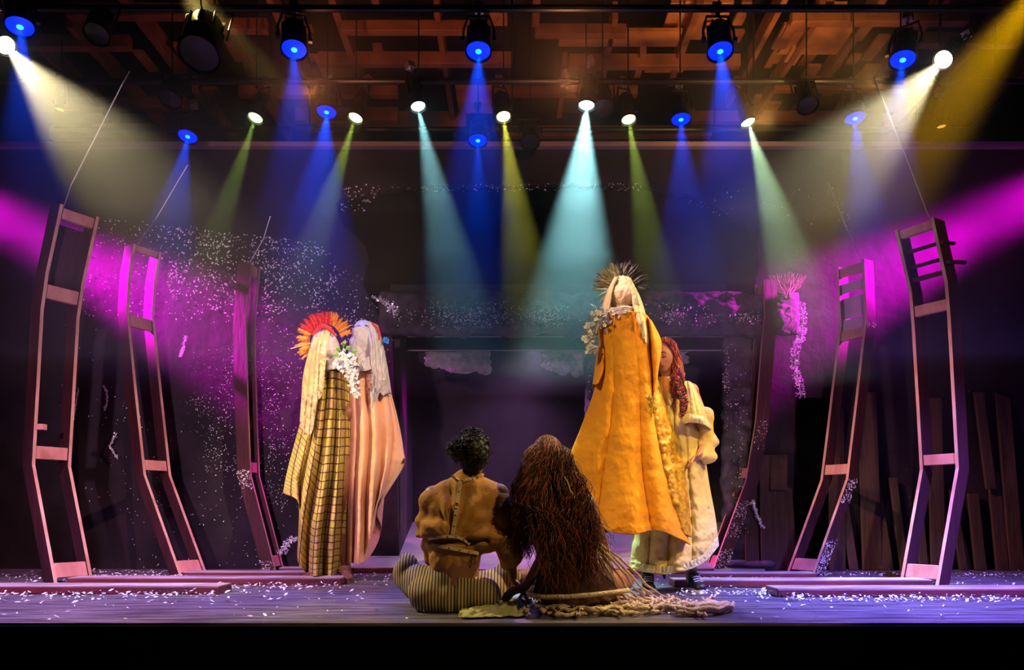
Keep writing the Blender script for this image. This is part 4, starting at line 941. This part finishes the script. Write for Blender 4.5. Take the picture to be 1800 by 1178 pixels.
drape('sleeve', [[(1136,556,.02),(1140,610,0),(1144,660,.0),(1146,700,0)],[(1143,562,-.06),(1152,605,-.09),(1154,640,-.08),(1152,690,-.05)],[(1146,566,.1),(1160,594,.12),(1162,615,.12),(1156,652,.1)]], DC+.02, M_orange, pc, folds=2, amp=.03, seed=34, bulge=.04, back=.1, nu=60, nv=50)
drape('satin_lining', [[(1134,680,-.02),(1143,750,-.06),(1153,820,-.08),(1170,880,-.09),(1198,942,-.09)],
                       [(1142,660,-.05),(1155,740,-.09),(1168,800,-.1),(1186,860,-.1),(1205,940,-.09)],
                       [(1150,650,.03),(1172,720,.03),(1195,790,.03),(1208,860,.02),(1215,945,-.02)]], DC+.02, M_gold, pc, folds=3, amp=.022, seed=36, bulge=.0, back=.05, nu=110, nv=130, crumple=.016)
g = MB()
for k in range(26):
    x = 1138+rf.uniform(-3,16); y = 700+rf.uniform(-10,20); p = P(x,y,DC-.13); g.tube([p, p+Vector((rf.uniform(-.02,.02),-.02,-.03)), p+Vector((rf.uniform(-.02,.02),-.01,-.055))], .006, 5)
g.build('tassels', M_gold, pc)['kind'] = 'stuff'
wrapped_head(1093, 516, DC-.02, .07, .09, M_wrapw, pc, 4)
drape('veil', [[(1079,489,.05),(1066,515,.08),(1058,540,.08),(1052,565,.05),(1046,590,.04)],
               [(1082,487,-.02),(1071,512,-.02),(1063,538,-.04),(1058,560,-.07),(1053,580,-.07)],
               [(1087,486,-.04),(1077,510,-.06),(1074,530,-.07),(1070,545,-.09),(1066,556,-.12)]], DC-.02, M_gauze, pc, folds=2.6, amp=.022, crumple=.014, top_amp=.4, seed=41, bulge=.02, back=.06, nu=70, nv=60, hem=1.5, thick=.003)
drape('veil', [[(1099,486,-.04),(1109,508,-.06),(1112,532,-.07),(1116,548,-.1),(1122,566,-.12)],
               [(1105,487,-.02),(1118,515,-.02),(1126,545,-.06),(1131,575,-.1),(1133,600,-.1)],
               [(1109,490,.05),(1124,520,.07),(1134,550,.06),(1139,580,.0),(1142,604,-.02)]], DC-.02, M_gauze, pc, folds=2.6, amp=.022, crumple=.014, top_amp=.4, seed=43, bulge=.02, back=.06, nu=70, nv=60, hem=1.5, thick=.003)
head_cap('veil', 1093, 515, DC-.01, .07, .09, M_gauze, pc, 8, low=.55, ex=1.12)
for k in range(4):
    y = 541+3.2*k; g = MB(); g.tube([P(1066+2*k,y+2,DC-.04), P(1080,y+2-(k%2),DC-.15), P(1098,y-1+k*.3,DC-.16), P(1117-k,y+1,DC-.05)], .009, 7); g.build('neck_scarf', M_gauzew, pc, True)
for k in range(120):
    t = k/119; a = math.radians(196-t*190); px = 1092+20*math.cos(a); py = 507-20*math.sin(a)
    m = M_ft if t < .08 else (M_fb if t < .25 and k % 2 else (M_fg if t < .5 else M_fd)); aa = a+rf.uniform(-.5,.5)
    feather(pc, P(px, py, DC+.03+rf.uniform(-.02,.03)), (math.cos(aa), rf.uniform(-.2,.3), math.sin(aa)), .075+.05*rf.random(), .0065, m, k)
wc = empty('flower_spray', P(1040,620,DC-.15), 'hanging spray of white blossoms on the shoulder of the orange puppet', 'flowers', 'white blossom sprays')
pts = [P(1058+rf.gauss(0,9), 554+rf.gauss(0,7), DC-.14+rf.uniform(-.04,.04)) for _ in range(100)]
pts += [P(1040-4*math.sin(t*3)+rf.gauss(0,5), 568+52*t, DC-.12+rf.uniform(-.03,.03)) for t in [rf.random() for _ in range(130)]]
blossoms('blossoms', pts, .0135, wc)
g = MB(); g.tube([P(1066,545,DC-.12),P(1048,560,DC-.12),P(1038,590,DC-.11),P(1042,620,DC-.1)], .005, 5); g.build('stem', M_leaf, wc)
# ================================================================== red-haired woman
DWm = 5.02
pw = empty('person', P(1178,1038,4.98), 'standing red-haired person in a long cream robe behind the orange puppet', 'person'); pw.location.z = 0
fl_ = P(1136,1036,5.06); fl_.z = 0; fr_ = P(1216,1036,5.06); fr_.z = 0
hd = P(1170,628,5.03); fw = Vector((-.62,-.75,-.22))
caps = []; hip = P(1178,830,5.08)
for f_, sx in ((fl_,-.08),(fr_,.08)):
    k = (f_+hip)/2+Vector((sx*.4,-.04,.0)); caps += [(f_+Vector((0,0,.06)), k, .036, .055), (k, hip+Vector((sx,0,0)), .058, .085)]
ch = P(1182,712,5.08); nk = P(1176,664,5.07); shl = P(1150,684,5.06); shr = P(1214,688,5.06)
el, ha = P(1140,640,5.0), P(1126,600,4.93); er, hr = P(1247,768,5.06), P(1230,800,4.93)
caps += [(hip, ch, .12, .12), (ch, nk, .10, .05), (nk, hd+Vector((.0,.02,-.06)), .045, .042), (shl, ch, .055, .09), (shr, ch, .055, .09), (shl, el, .045, .036), (el, ha, .034, .022), (shr, er, .048, .038), (er, hr, .036, .024)]
g = capsules(caps); rgt, upv = head_into(g, hd, fw, .95)
hand_into(g, ha, ha-el, (0,-1,0), 1, .35); hand_into(g, hr, P(1218,808,4.88)-hr, (-.3,-.6,-.6), -1, .8)
o = bake(g.build('body', [M_skinl, M_lip, M_brow], pw, True), .0065, 2)
fwn = fw.normalized(); org = Vector(pw.location)
def onface(x, z, off=0.0):
    y = .092*math.sqrt(max(.05, 1-(x/.072)**2-(z/.115)**2)); k = lambda px_, pz_, sx, sz: math.exp(-((x-px_)/sx)**2-((z-pz_)/sz)**2)
    y += .024*k(0,-.018,.011,.018)+.008*k(0,-.052,.019,.009)-.012*(k(.03,.012,.016,.011)+k(-.03,.012,.016,.011))+.006*(k(.03,.030,.022,.007)+k(-.03,.030,.022,.007))
    return hd+(rgt*x+fwn*(y+off)+upv*z)*.95
for sx in (-1, 1):
    g = MB(); g.tube([onface(sx*x, z, .004) for x, z in [(.010,.030),(.020,.036),(.034,.037),(.047,.029)]], [.0022,.003,.0028,.0012], 6); g.build('eyebrow', M_brow, pw, True)
    g = MB(); g.ball(onface(sx*.030, .008, -.002), (.0145,.0145,.0105), 16, 12); g.build('eyelid', mat('shaded_eyelid', (.40,.15,.10), .5), pw, True)
    g = MB(); g.tube([onface(sx*x, z, .011) for x, z in [(.015,.004),(.024,-.001),(.035,-.001),(.046,.005)]], [.0012,.002,.002,.0012], 6); g.build('eyelashes', M_brow, pw, True)
for nm, zz, r_ in (('upper_lip',-.0495,.0032),('lower_lip',-.0565,.0042)):
    g = MB(); g.tube([onface(x, zz-.10*abs(x)*(1 if zz > -.052 else -.3), .002) for x in (-.024,-.013,0,.013,.024)], [.001,r_*.85,r_,r_*.85,.001], 8); g.build(nm, M_lip, pw, True)
g = MB(); g.ball(onface(0,-.020,-.002), (.0105,.0105,.011), 14, 10); g.tube([onface(0,.015,.0), onface(0,-.004,.002), onface(0,-.018,.003)], [.005,.007,.0095], 8)
g.build('nose', M_skinl, pw, True)
hc = MB(); hc.ball(hd-fwn*.018+upv*.014, (.078,.088,.108), 30, 22); hcap = hc.build('hair_cap', M_hairred, pw, True)
for v_ in hcap.data.vertices:
    q = Vector(v_.co)+org-hd; f_ = q.dot(fwn); z_ = q.dot(upv)
    if z_ < .062 and f_ > .0: v_.co -= fwn*(f_+.005)
drape('robe', [[(1150,668,.14),(1148,740,.14),(1132,830,.1),(1118,920,.1),(1107,998,.1)],
               [(1162,662,.04),(1163,740,0),(1153,830,0),(1140,920,-.02),(1135,1004,-.02)],
               [(1178,663,-.0),(1180,740,0),(1178,830,0),(1170,920,-.03),(1166,1008,-.05)],
               [(1192,667,0),(1198,750,0),(1202,840,0),(1202,930,-.03),(1202,1002,-.05)],
               [(1206,671,.02),(1216,760,.02),(1224,850,0),(1232,930,0),(1236,988,0)],
               [(1216,679,.12),(1232,760,.12),(1246,850,.1),(1257,910,.1),(1263,958,.1)]], DWm-.02, M_cream, pw, folds=4.4, amp=.085, seed=51, bulge=.10, back=.24, nu=170, nv=110, crumple=.018, sharp=.8, hem=.6)
M_lace = weave('hem_lace', (.86,.78,.36), (.7,.6,.24), bump=.9)
drape('hem_trim', [[(1107,986,.1),(1107,992,.1),(1106,1000,.1)],[(1135,992,-.03),(1135,998,-.03),(1135,1006,-.03)],[(1166,996,-.06),(1166,1002,-.06),(1166,1010,-.06)],[(1202,990,-.06),(1202,996,-.06),(1202,1004,-.06)],[(1235,976,-.01),(1236,982,-.01),(1236,990,-.01)],[(1261,944,.1),(1262,951,.1),(1263,960,.1)]], DWm-.035, M_lace, pw, folds=26, amp=.014, top_amp=1, seed=51, bulge=.12, back=.26, nu=200, nv=12)
# bell sleeve with a ruffled edge, and the lower sleeve
drape('bell_sleeve', [[(1198,672,.02),(1196,700,-.06),(1195,722,-.08),(1198,742,-.08)],[(1208,670,-.04),(1212,700,-.12),(1214,722,-.15),(1214,738,-.16)],[(1216,674,-.02),(1226,700,-.1),(1232,722,-.13),(1234,738,-.14)],[(1222,684,.08),(1236,712,.06),(1244,735,.04),(1249,750,.03)]], DWm, M_cream, pw, folds=6, amp=.035, seed=61, bulge=.03, back=.12, nu=110, nv=60, crumple=.008)
drape('sleeve_ruffle', [[(1194,730,-.1),(1196,738,-.11),(1198,746,-.1)],[(1212,728,-.18),(1214,735,-.2),(1214,743,-.18)],[(1232,730,-.16),(1234,737,-.18),(1236,746,-.16)],[(1246,742,.0),(1250,748,.0),(1251,756,.0)]], DWm, M_lace, pw, folds=11, amp=.02, top_amp=.4, seed=63, bulge=.02, back=.1, nu=110, nv=14)
caps = [(P(1237,730,5.04), P(1244,775,5.04), .055, .062), (P(1244,775,5.04), P(1243,798,5.0), .062, .058), (P(1243,798,4.98), P(1232,800,4.93), .05, .034)]
def wr(p, n):
    q = p*9; return .012*math.sin(7*mnoise.noise(q*.5)+q.z*5)+.005*mnoise.noise(q*3)
bake(capsules(caps).build('lower_sleeve', M_cream, pw, True), .009, 4, disp=wr)
# hair: red crown sweeping into a long braid over the shoulder
hs = []; hb = []
for k in range(420):
    a = rf.uniform(-.75, 1.0); b = rf.uniform(-.95, .75)
    lat = rgt*(b); 
    dirn = (upv*math.cos(b*1.1)*1.0+rgt*(-math.sin(b*1.4)) - fwn*a*.9).normalized()
    p0 = hd+Vector((dirn.x*.083, dirn.y*.100, dirn.z*.125))*(1+rf.uniform(.0,.06))
    tx = 1190+rf.uniform(-8,14); ty = 668+rf.uniform(-14,10); end = P(tx, ty, 4.93+rf.uniform(0,.1))
    side = hd + Vector((.085+rf.uniform(-.03,.02), rf.uniform(-.05,.05), rf.uniform(-.02,.03)))
    pts = []
    for j in range(12):
        t = j/11; q = (p0*(1-t)**2+side*2*t*(1-t)+end*t*t); pts.append(q+Vector((math.sin(k+j*1.3), math.cos(k*2+j*1.1), 0))*.004)
    hs.append(pts)
hairset('hair', hs, [M_hairred, M_hairred, M_hairdark, M_hairred, mat('orange_hair_strand', (.62,.16,.05), .4)], pw, r=.003)
bp = [P(x, y, 4.86) for x, y in [(1188,664),(1193,680),(1198,694),(1203,706),(1204,718),(1200,732)]]
g = MB()
for s in range(3):
    pts = []
    for j in range(46):
        t = j/45*(len(bp)-1); i = min(int(t), len(bp)-2); c = bp[i].lerp(bp[i+1], t-i); ph = j*.62+s*2*PI/3
        pts.append(c+Vector((math.sin(ph)*.022, math.sin(2*ph)*.012, 0))*(1-.4*j/45))
    g.tube(pts, [.0165*(1-.55*j/45) for j in range(46)], 8, mi=s % 2)
g.build('braid', [M_hairdark, M_hairred], pw, True)
lo = []
for k in range(30):
    x0, y0 = 1186+rf.uniform(-8,16), 660+rf.uniform(-5,20); L_ = rf.uniform(20,60); lo.append([P(x0+j*rf.uniform(.2,.9)+3*math.sin(k+j*1.1), y0+L_*j/9, 4.84+.004*j) for j in range(10)])
hairset('loose_locks', lo, [M_hairdark, M_hairred], pw, r=.004)
shoe(pw, fl_+Vector((0,-.06,0)), (-.12,-1,0), .95, M_shoe, M_sole, laces=True); shoe(pw, fr_+Vector((0,-.06,0)), (.1,-1,0), .95, M_shoe, M_sole, laces=True)
g = MB(); g.tube([P(1166,985,5.0), P(1167,1005,5.0), P(1168,1018,5.0)], [.02,.016,.006], 8); tag(g.build('carrying_pole', M_shoe, pc), None)
# ================================================================== seated person in the mustard shirt
DM = 3.98
ps = empty('person', P(800,1080,3.95), 'person seated cross-legged from behind in a mustard shirt and striped trousers', 'person'); ps.location.z = 0
def PZ(px, py, D): return P(px, py, D)
nk = P(826,842,3.99); hdc = P(833,800,3.97); fw = Vector((.42,.88,-.05)).normalized()
hip = P(797,1035,4.03); ch = P(812,905,4.0)
shl, shr = P(762,872,4.0), P(876,868,4.0); ell, hal = P(756,945,4.1), P(778,1000,4.36); elr, har = P(893,972,3.96), P(903,1020,4.06)
kl, kr = P(714,1012,4.26), P(889,1018,4.30); al, ar = P(850,1052,4.5), P(770,1052,4.56)
kl.z = max(kl.z,.12); kr.z = max(kr.z,.12)
for a_ in (al, ar): a_.z = .06
legs = [(hip+Vector((-.08,0,-.02)), kl, .085, .06), (hip+Vector((.08,0,-.02)), kr, .085, .06), (kl, al, .055, .04), (kr, ar, .055, .04)]
caps = [(hip, ch, .12, .13), (ch, nk, .11, .055), (nk, hdc+Vector((0,0,-.05)), .052, .05), (shl, ch, .055, .09), (shr, ch, .055, .09), (shl, ell, .048, .038), (ell, hal, .036, .025), (shr, elr, .048, .038), (elr, har, .036, .025)]+legs
g = capsules(caps); head_into(g, hdc, fw, 1.0); hand_into(g, hal, (.6,.6,-.1), (0,-.3,-1), 1, .3)
hand_into(g, har, P(916,1036,4.04)-har, (.2,-.3,-1), -1, .55)
bake(g.build('body', M_skin, ps, True), .007, 3)
# trousers
tr = [(hip+Vector((0,0,-.03)), hip+Vector((0,0,.10)), .155, .13), (hip+Vector((-.10,0,-.03)), kl, .115, .085), (hip+Vector((.10,0,-.03)), kr, .115, .085), (kl, al, .08, .06), (kr, ar, .08, .06)]
g = capsules(tr, [(P(762,1045,4.02), (.135,.14,.105)), (P(838,1045,4.02), (.135,.14,.105)), (P(800,972,4.02), (.150,.115,.05)), (P(716,1010,4.22), (.07,.09,.11)), (P(893,1010,4.22), (.06,.09,.1))])
def trw(p, n):
    q = p*5; d_ = .008*math.sin(5*mnoise.noise(q*.6+Vector((3,0,0)))+q.x*2.0+q.z)+.005*mnoise.noise(q*3)
    return d_ - (.014*math.exp(-((p.x-P(800,0,4).x)/.012)**2) if p.z < .3 and n.y < -.2 else 0)
o = bake(g.build('trousers', M_stripe, ps, True), .008, 8, disp=trw)
n = len(o.data.vertices)
for v_ in o.data.vertices:
    if v_.co.z < .004: v_.co.z = .004
# shirt: back, blouson overhang and two full sleeves
sh = [(P(782,892,4.0), P(778,940,3.99), .10, .10), (P(855,888,4.0), P(850,940,3.99), .10, .10), (P(762,884,4.0), P(800,862,4.0), .06, .075), (P(882,880,4.0), P(842,860,4.0), .06, .075), (P(818,860,4.0), P(812,960,4.0), .105, .115),
      (P(798,955,4.0), P(798,980,4.02), .125, .128), (P(750,935,4.05), P(762,985,4.26), .058, .05), (nk+Vector((0,0,-.015)), P(822,865,4.0), .058, .11), (P(772,872,4.0), P(825,852,4.0), .055, .06), (P(872,868,4.0), P(828,852,4.0), .055, .06),
      (P(765,880,4.0), P(750,935,4.03), .075, .062), (P(750,935,4.03), P(778,965,4.22), .062, .05),
      (P(876,880,3.99), P(888,940,3.96), .072, .075), (P(888,940,3.96), P(897,975,3.95), .075, .065), (P(897,975,3.95), P(893,990,4.02), .065, .045)]
g = capsules(sh, [(P(780,932,3.97), (.125,.12,.07)), (P(850,940,3.97), (.105,.12,.08)), (P(815,905,3.98), (.17,.12,.15))])
def shw(p, n):
    c = P(790,950,3.85); a = math.atan2(p.z-c.z, p.x-c.x); r_ = (Vector((p.x,0,p.z))-Vector((c.x,0,c.z))).length
    d_ = .011*math.sin(a*15+3*mnoise.noise(p*5))*min(1, r_*5)*max(0, 1-r_*1.6)*(1 if p.z > c.z+.0 else .25)
    q = p*7; d_ += .006*math.sin(5*mnoise.noise(q*.7))+.004*mnoise.noise(q*2.5)
    zz = P(0,952,3.9).z; d_ -= .025*math.exp(-((p.z-zz)/.013)**2) if p.x < P(862,0,3.95).x else 0
    return d_
shirt = bake(g.build('shirt', M_mustard, ps, True), .0075, 26, disp=shw)
bv = bvh_of(shirt)
def line(pts, n=14):
    A = np.array(pts, dtype=float); return [tuple(crs(A, k/(n-1))) for k in range(n)]
def strap(pts, wd, name, n=16):
    w_ = [onto(bv, x, y, .006, 3.9) for x, y in line(pts, n)]
    for _ in range(2): w_ = [w_[0]]+[(w_[i-1]+w_[i]*2+w_[i+1])/4 for i in range(1, n-1)]+[w_[-1]]
    w_ = [p-(p-CAM).normalized()*.006 for p in w_]
    return ribbon(name, w_, wd, M_strapc, ps)
for nm, pts, wd in [('back_strap', [(809,846),(806,870),(803,895),(799,920),(795,943)], .020), ('neck_strap', [(794,836),(802,842),(808,846)], .014), ('neck_strap', [(836,842),(822,843),(809,846)], .014),
                    ('waist_strap', [(752,948),(775,944),(795,943),(812,947),(826,957)], .014), ('waist_strap', [(746,957),(775,961),(800,965),(820,969),(842,973)], .018)]:
    o = strap(pts, wd, nm)
    for x, y in line(pts, 6)[1:-1]:
        q = onto(bv, x, y, .018, 3.9); g = MB(); g.ball(q, .0045, 8, 6); g.build('stud', M_brass, o)
q = onto(bv, 802, 889, .02, 3.9); g = MB(); g.tube([q+Vector((math.cos(t)*.014, 0, math.sin(t)*.014)) for t in [2*PI*k/14 for k in range(15)]], .0025, 6); g.build('ring_buckle', M_brass, ps)
q = onto(bv, 831, 985, .015, 3.9); g = MB(); g.tube([q+Vector((math.cos(t)*.011, 0, math.sin(t)*.02)) for t in [2*PI*k/14 for k in range(15)]], .003, 6); g.build('ring_buckle', M_brass, ps)
# ruffled collar
g = MB(); ring = []
for k in range(60):
    a = 2*PI*k/60; ring.append(nk+Vector((.062*math.cos(a), .062*math.sin(a)+.0, .022+.006*math.sin(a*9)+.01*math.cos(a))))
vs = []; 
for k in range(60):
    a = 2*PI*k/60; c = nk+Vector((.054*math.cos(a), .054*math.sin(a), .0)); vs += [c-Vector((0,0,.02)), c+Vector((.010*math.cos(a)*(1+math.sin(a*14)), .010*math.sin(a)*(1+math.sin(a*14)), .024+.005*math.sin(a*11)))]
g.add(vs, [(2*k, 2*((k+1)%60), 2*((k+1)%60)+1, 2*k+1) for k in range(60)]); mod_solid(g.build('ruffled_collar', M_mustard, ps, True), .005)
# short dark curls gathered at the back of the head
cap = MB(); cap.ball(hdc+Vector((-.004,-.015,.014)), (.083,.098,.112), 30, 22); cap.ball(P(804,792,3.93), (.050,.05,.052), 20, 14); cap.ball(P(826,784,3.94), (.085,.07,.045), 24, 16); cap.cyl(hdc+Vector((-.01,-.03,-.02)), hdc+Vector((-.012,-.02,-.105)), .055, .04, 20)
fwx = fw
def hw(p, n): return .008*mnoise.noise(p*45)+.006*mnoise.noise(p*90)
co_ = cap.build('hair', M_hairblack, ps, True)
# keep the face clear
for v_ in co_.data.vertices:
    q = Vector(v_.co)+Vector(ps.location)-hdc; f_ = q.dot(fw)
    if f_ > .035 and q.z < .06: v_.co -= fw*(f_-.035)
bake(co_, .008, 3, disp=hw)
cu = []
for k in range(330):
    a = rf.uniform(0, 2*PI); el_ = rf.uniform(-.5, 1.5); c0 = hdc+Vector((-.004,-.015,.012)) if k % 3 else P(806,792,3.93); R3 = (.088,.1,.115) if k % 3 else (.054,.054,.055)
    d_ = Vector((math.cos(a)*math.cos(el_), math.sin(a)*math.cos(el_), math.sin(el_)))
    if k % 3 and d_.dot(fw) > .35 and d_.z < .6: continue
    p0 = c0+Vector((d_.x*R3[0], d_.y*R3[1], d_.z*R3[2])); rr = rf.uniform(.006,.011); t1 = d_.orthogonal().normalized(); t2 = d_.cross(t1)
    cu.append([p0+(t1*math.cos(j*.9+k)+t2*math.sin(j*.9+k))*rr+d_*.0022*j for j in range(9)])
hairset('curls', cu, [M_hairblack, M_hairblack, M_hair], ps, r=.0021)
# ================================================================== seated person with the long curly hair
pl2 = empty('person', P(985,1080,3.95), 'seated person seen from behind under very long curly dark brown hair', 'person'); pl2.location.z = 0
hd2 = P(962,806,3.98); nk2 = P(965,850,4.0); ch2 = P(985,915,4.0); hip2 = P(1010,1030,4.02); f2 = Vector((-.3,.95,-.05)).normalized()
sl, sr = P(934,890,3.98), P(1033,886,3.99); el2, hl2 = P(956,978,3.96), P(925,1030,4.02); er2, hr2 = P(1062,975,4.04), P(1076,1040,4.2)
k1, k2 = P(925,1020,4.4), P(1095,1030,4.42); k1.z = .13; k2.z = .12; a1 = P(1010,1060,4.6); a1.z = .06; a2 = P(970,1060,4.65); a2.z = .06
caps = [(hip2, ch2, .115, .12), (ch2, nk2, .10, .05), (nk2, hd2+Vector((0,0,-.05)), .045, .045), (sl, ch2, .05, .08), (sr, ch2, .05, .08), (sl, el2, .047, .036), (el2, hl2, .035, .024), (sr, er2, .047, .036), (er2, hr2, .034, .024),
        (hip2+Vector((-.08,0,-.03)), k1, .10, .065), (hip2+Vector((.08,0,-.03)), k2, .10, .065), (k1, a1, .06, .042), (k2, a2, .06, .042)]
g = capsules(caps, [(hip2+Vector((-.075,.0,-.03)), (.115,.12,.10)), (hip2+Vector((.075,0,-.03)), (.115,.12,.10))]); head_into(g, hd2, f2, 1.0)
hand_into(g, hl2, P(908,1037,4.04)-hl2, (-.2,-.3,-1), 1, .6); hand_into(g, hr2, (.1,.3,-1), (0,-1,0), -1, .4)
body2 = bake(g.build('body', M_skin, pl2, True), .007, 3)
for v_ in body2.data.vertices:
    if v_.co.z < .004: v_.co.z = .004
drape('wrap_skirt', [[(952,985,.06),(944,1010,.1),(936,1040,.1)],[(975,990,-.02),(968,1020,-.02),(962,1058,0)],[(1010,992,-.06),(1008,1025,-.05),(1008,1070,-.02)],[(1045,988,-.02),(1052,1020,-.02),(1060,1062,0)],[(1062,984,.08),(1078,1010,.1),(1090,1042,.12)]], 3.95, mat('dark_skirt_cloth', (.07,.028,.02), .85), pl2, folds=7, amp=.02, seed=71, bulge=.07, back=.26, nu=90, nv=40)
M_hairr2 = mat('copper_hair_strand', (.40,.11,.035), .5, spec=.4); M_hairbase = mat('matte_dark_hair', (.022,.008,.005), .85)
# hair mass and strands
hm = [(hd2+Vector((0,-.01,.01)), P(966,860,3.95), .090, .09), (P(962,860,3.95), P(985,940,3.93), .09, .11), (P(985,940,3.93), P(1005,1000,3.92), .105, .07), (P(945,850,3.95), P(928,930,3.93), .055, .03), (P(1000,870,3.94), P(1032,960,3.90), .07, .05)]
g = capsules(hm); hb_ = bake(g.build('hair', M_hairbase, pl2, True), .01, 8, disp=lambda p, n: .010*math.sin(p.x*95+6*mnoise.noise(p*6))+.006*mnoise.noise(p*22))
st = []
for k in range(1700):
    s = rf.random(); a = rf.uniform(0, 2*PI); el_ = rf.uniform(.15, 1.5)
    d_ = Vector((math.cos(a)*math.cos(el_), math.sin(a)*math.cos(el_)-.25, math.sin(el_))).normalized(); p0 = hd2+Vector((d_.x*.088, d_.y*.10, d_.z*.122))
    side = d_.x+rf.gauss(0,.25)
    if side < -.35: ex = 925+rf.gauss(0,9); ey = rf.choice([rf.uniform(880,985), rf.uniform(930,985)]); mx = 918+rf.gauss(0,7); my = 860; ED = 3.9
    elif side < .1: ex = 985+rf.gauss(0,20); ey = rf.uniform(930,1045); mx = 945+rf.gauss(0,14); my = 870; ED = 3.76
    else: ex = 1030+rf.gauss(0,20); ey = rf.uniform(920,1030); mx = 1002+rf.gauss(0,12); my = 850; ED = 3.79
    mid = P(mx, my, 3.83+rf.uniform(-.03,.03)); end = P(ex, ey, ED+rf.uniform(-.03,.03)); pts = []; ph = rf.uniform(0,6.3); wl = rf.uniform(5,9); am = rf.uniform(.006,.014)
    q1 = hd2+Vector((d_.x*.12, -.09-.03*rf.random(), .0+.03*rf.random()))
    ctrl = [p0, q1, mid, mid.lerp(end,.5)+Vector((rf.uniform(-.02,.02), -.02, 0)), end]; A = np.array([tuple(c) for c in ctrl])
    for j in range(30):
        t = j/29; c = Vector(crs(A, t)); w_ = am*min(1, t*3); pts.append(c+Vector((math.sin(ph+t*wl*6.3)*w_, math.cos(ph+t*wl*6.3)*w_, 0)))
    st.append(pts)
hairset('hair_strands', st, [M_hair, M_hairr, M_hair, M_hairr2, M_hair], pl2, r=.0016)
g = MB(); g.tube([P(992,838,3.80),P(998,848,3.79),P(1002,862,3.78),P(1009,872,3.78),P(1010,876,3.78)], .003, 5); g.build('hair_tie', M_strapc, pl2)
# ================================================================== rope net over the hips and floor
nt_ = empty('rope_net', P(1100,1075,3.95), 'knotted beige rope net spread over the floor from the long-haired person', 'net'); nt_.location.z = 0
g = MB()
def lay(pts, r=.0075): g.tube([Vector(p) for p in pts], r, 6)
def fpt(px, py, z=0.0):      # point on the floor seen at a pixel, lifted by z
    D = F*CH/(py-900); p = Vector(((px-900)*D/F, D, z)); return p
tops = [(958,975,3.88),(975,965,3.86),(1005,955,3.85),(1012,950,3.85),(1030,955,3.86),(1042,955,3.9),(1050,955,3.94)]
bots = [(930,1060),(962,1066),(1022,1068),(1060,1070),(1100,1066),(1135,1062),(1165,1058)]
for (a, b) in zip(tops, bots):
    for q in (-4, 4):
        p = P(a[0]+q, a[1], a[2]-.02); e = fpt(b[0]+q*2, b[1], .02); m1 = p.lerp(e,.35)+Vector((0,-.10,-.0)); m2 = p.lerp(e,.7)+Vector((0,-.02,-.02)); m2.z = max(m2.z,.015)
        A = np.array([tuple(x) for x in (p, m1, m2, e)]); lay([Vector(crs(A, k/13))+Vector((.003*math.sin(k*1.7+q),0,.002*math.cos(k*2))) for k in range(14)], .0065)
def frow(pts, r=.011, lift=.02):
    A = np.array([tuple(fpt(x, y, lift)) for x, y in pts]); lay([Vector(crs(A, k/31))+Vector((0,.006*math.sin(k*.9),.006*math.sin(k*1.3))) for k in range(32)], r)
g.tube([P(x,y,D) for x,y,D in [(928,1046,3.84),(960,1050,3.78),(1000,1049,3.75),(1040,1046,3.77),(1075,1042,3.82),(1105,1038,3.9)]], .012, 8)
for k in range(16):
    y0 = 1058+rf.uniform(-6,30); x0 = 925+rf.uniform(0,60); x1 = rf.uniform(1150,1292); pts = []
    for j in range(6):
        t = j/5; yy = 1056+ (y0-1056)*1.0+ (1074-y0)*t**3*.8+rf.uniform(-4,4); pts.append((x0+(x1-x0)*t, min(max(yy, 1050), 1090)))
    frow(pts, rf.uniform(.007,.012), rf.uniform(.008,.04))
for k in range(44):      # cross strands and loops of the mesh
    x0 = rf.uniform(930,1270); y0 = rf.uniform(1056,1072); dx = rf.uniform(-40,40); pts = [(x0,y0),(x0+dx*.4+rf.uniform(-8,8),y0+7),(x0+dx*.8,y0+13),(x0+dx+8,min(1091,y0+20))]
    frow(pts, .0065, rf.uniform(.01,.045))
    p = fpt(x0+dx*.8, y0+13, .03); g.ball(p, .014, 8, 6)
for k in range(9):     # folded end of the net on the right
    frow([(1200+rf.uniform(-20,20),1066+k*1.5),(1260,1062+k*2),(1290,1070+k*.8),(1262,1080+k*.5),(1190,1084+rf.uniform(-3,3))], .009, .012+.004*k)
netm = g.build('net_cord', M_rope, nt_, True)
# pale green gauze on the floor
vs = []; fs = []; nx, ny = 90, 40
for j in range(ny):
    for i in range(nx):
        u = i/(nx-1); v = j/(ny-1); px = 812+116*u+5*mnoise.noise(Vector((u*5,v*4,2)))-6*v*(1-u); top_ = 1082-30*u**.7; bot = 1090-4*u
        py = top_+(bot-top_)*v+2.0*mnoise.noise(Vector((u*9,v*3,7)))
        z = .012+.05*math.sin(PI*v)*(.4+.6*u)*abs(math.sin(9*u+5*v+4*mnoise.noise(Vector((u*4,v*4,1)))))
        p = fpt(px, min(py, 1091), 0); p.z = z; vs.append(p)
for j in range(ny-1):
    for i in range(nx-1): fs.append((j*nx+i, j*nx+i+1, (j+1)*nx+i+1, (j+1)*nx+i))
o = mesh_obj('crumpled_gauze', vs, fs, M_scarf, smooth=True, origin=fpt(870,1080)); mod_solid(o, .004, 1); tag(o, 'crumpled pale green gauze on the floor between the two seated people', 'cloth')
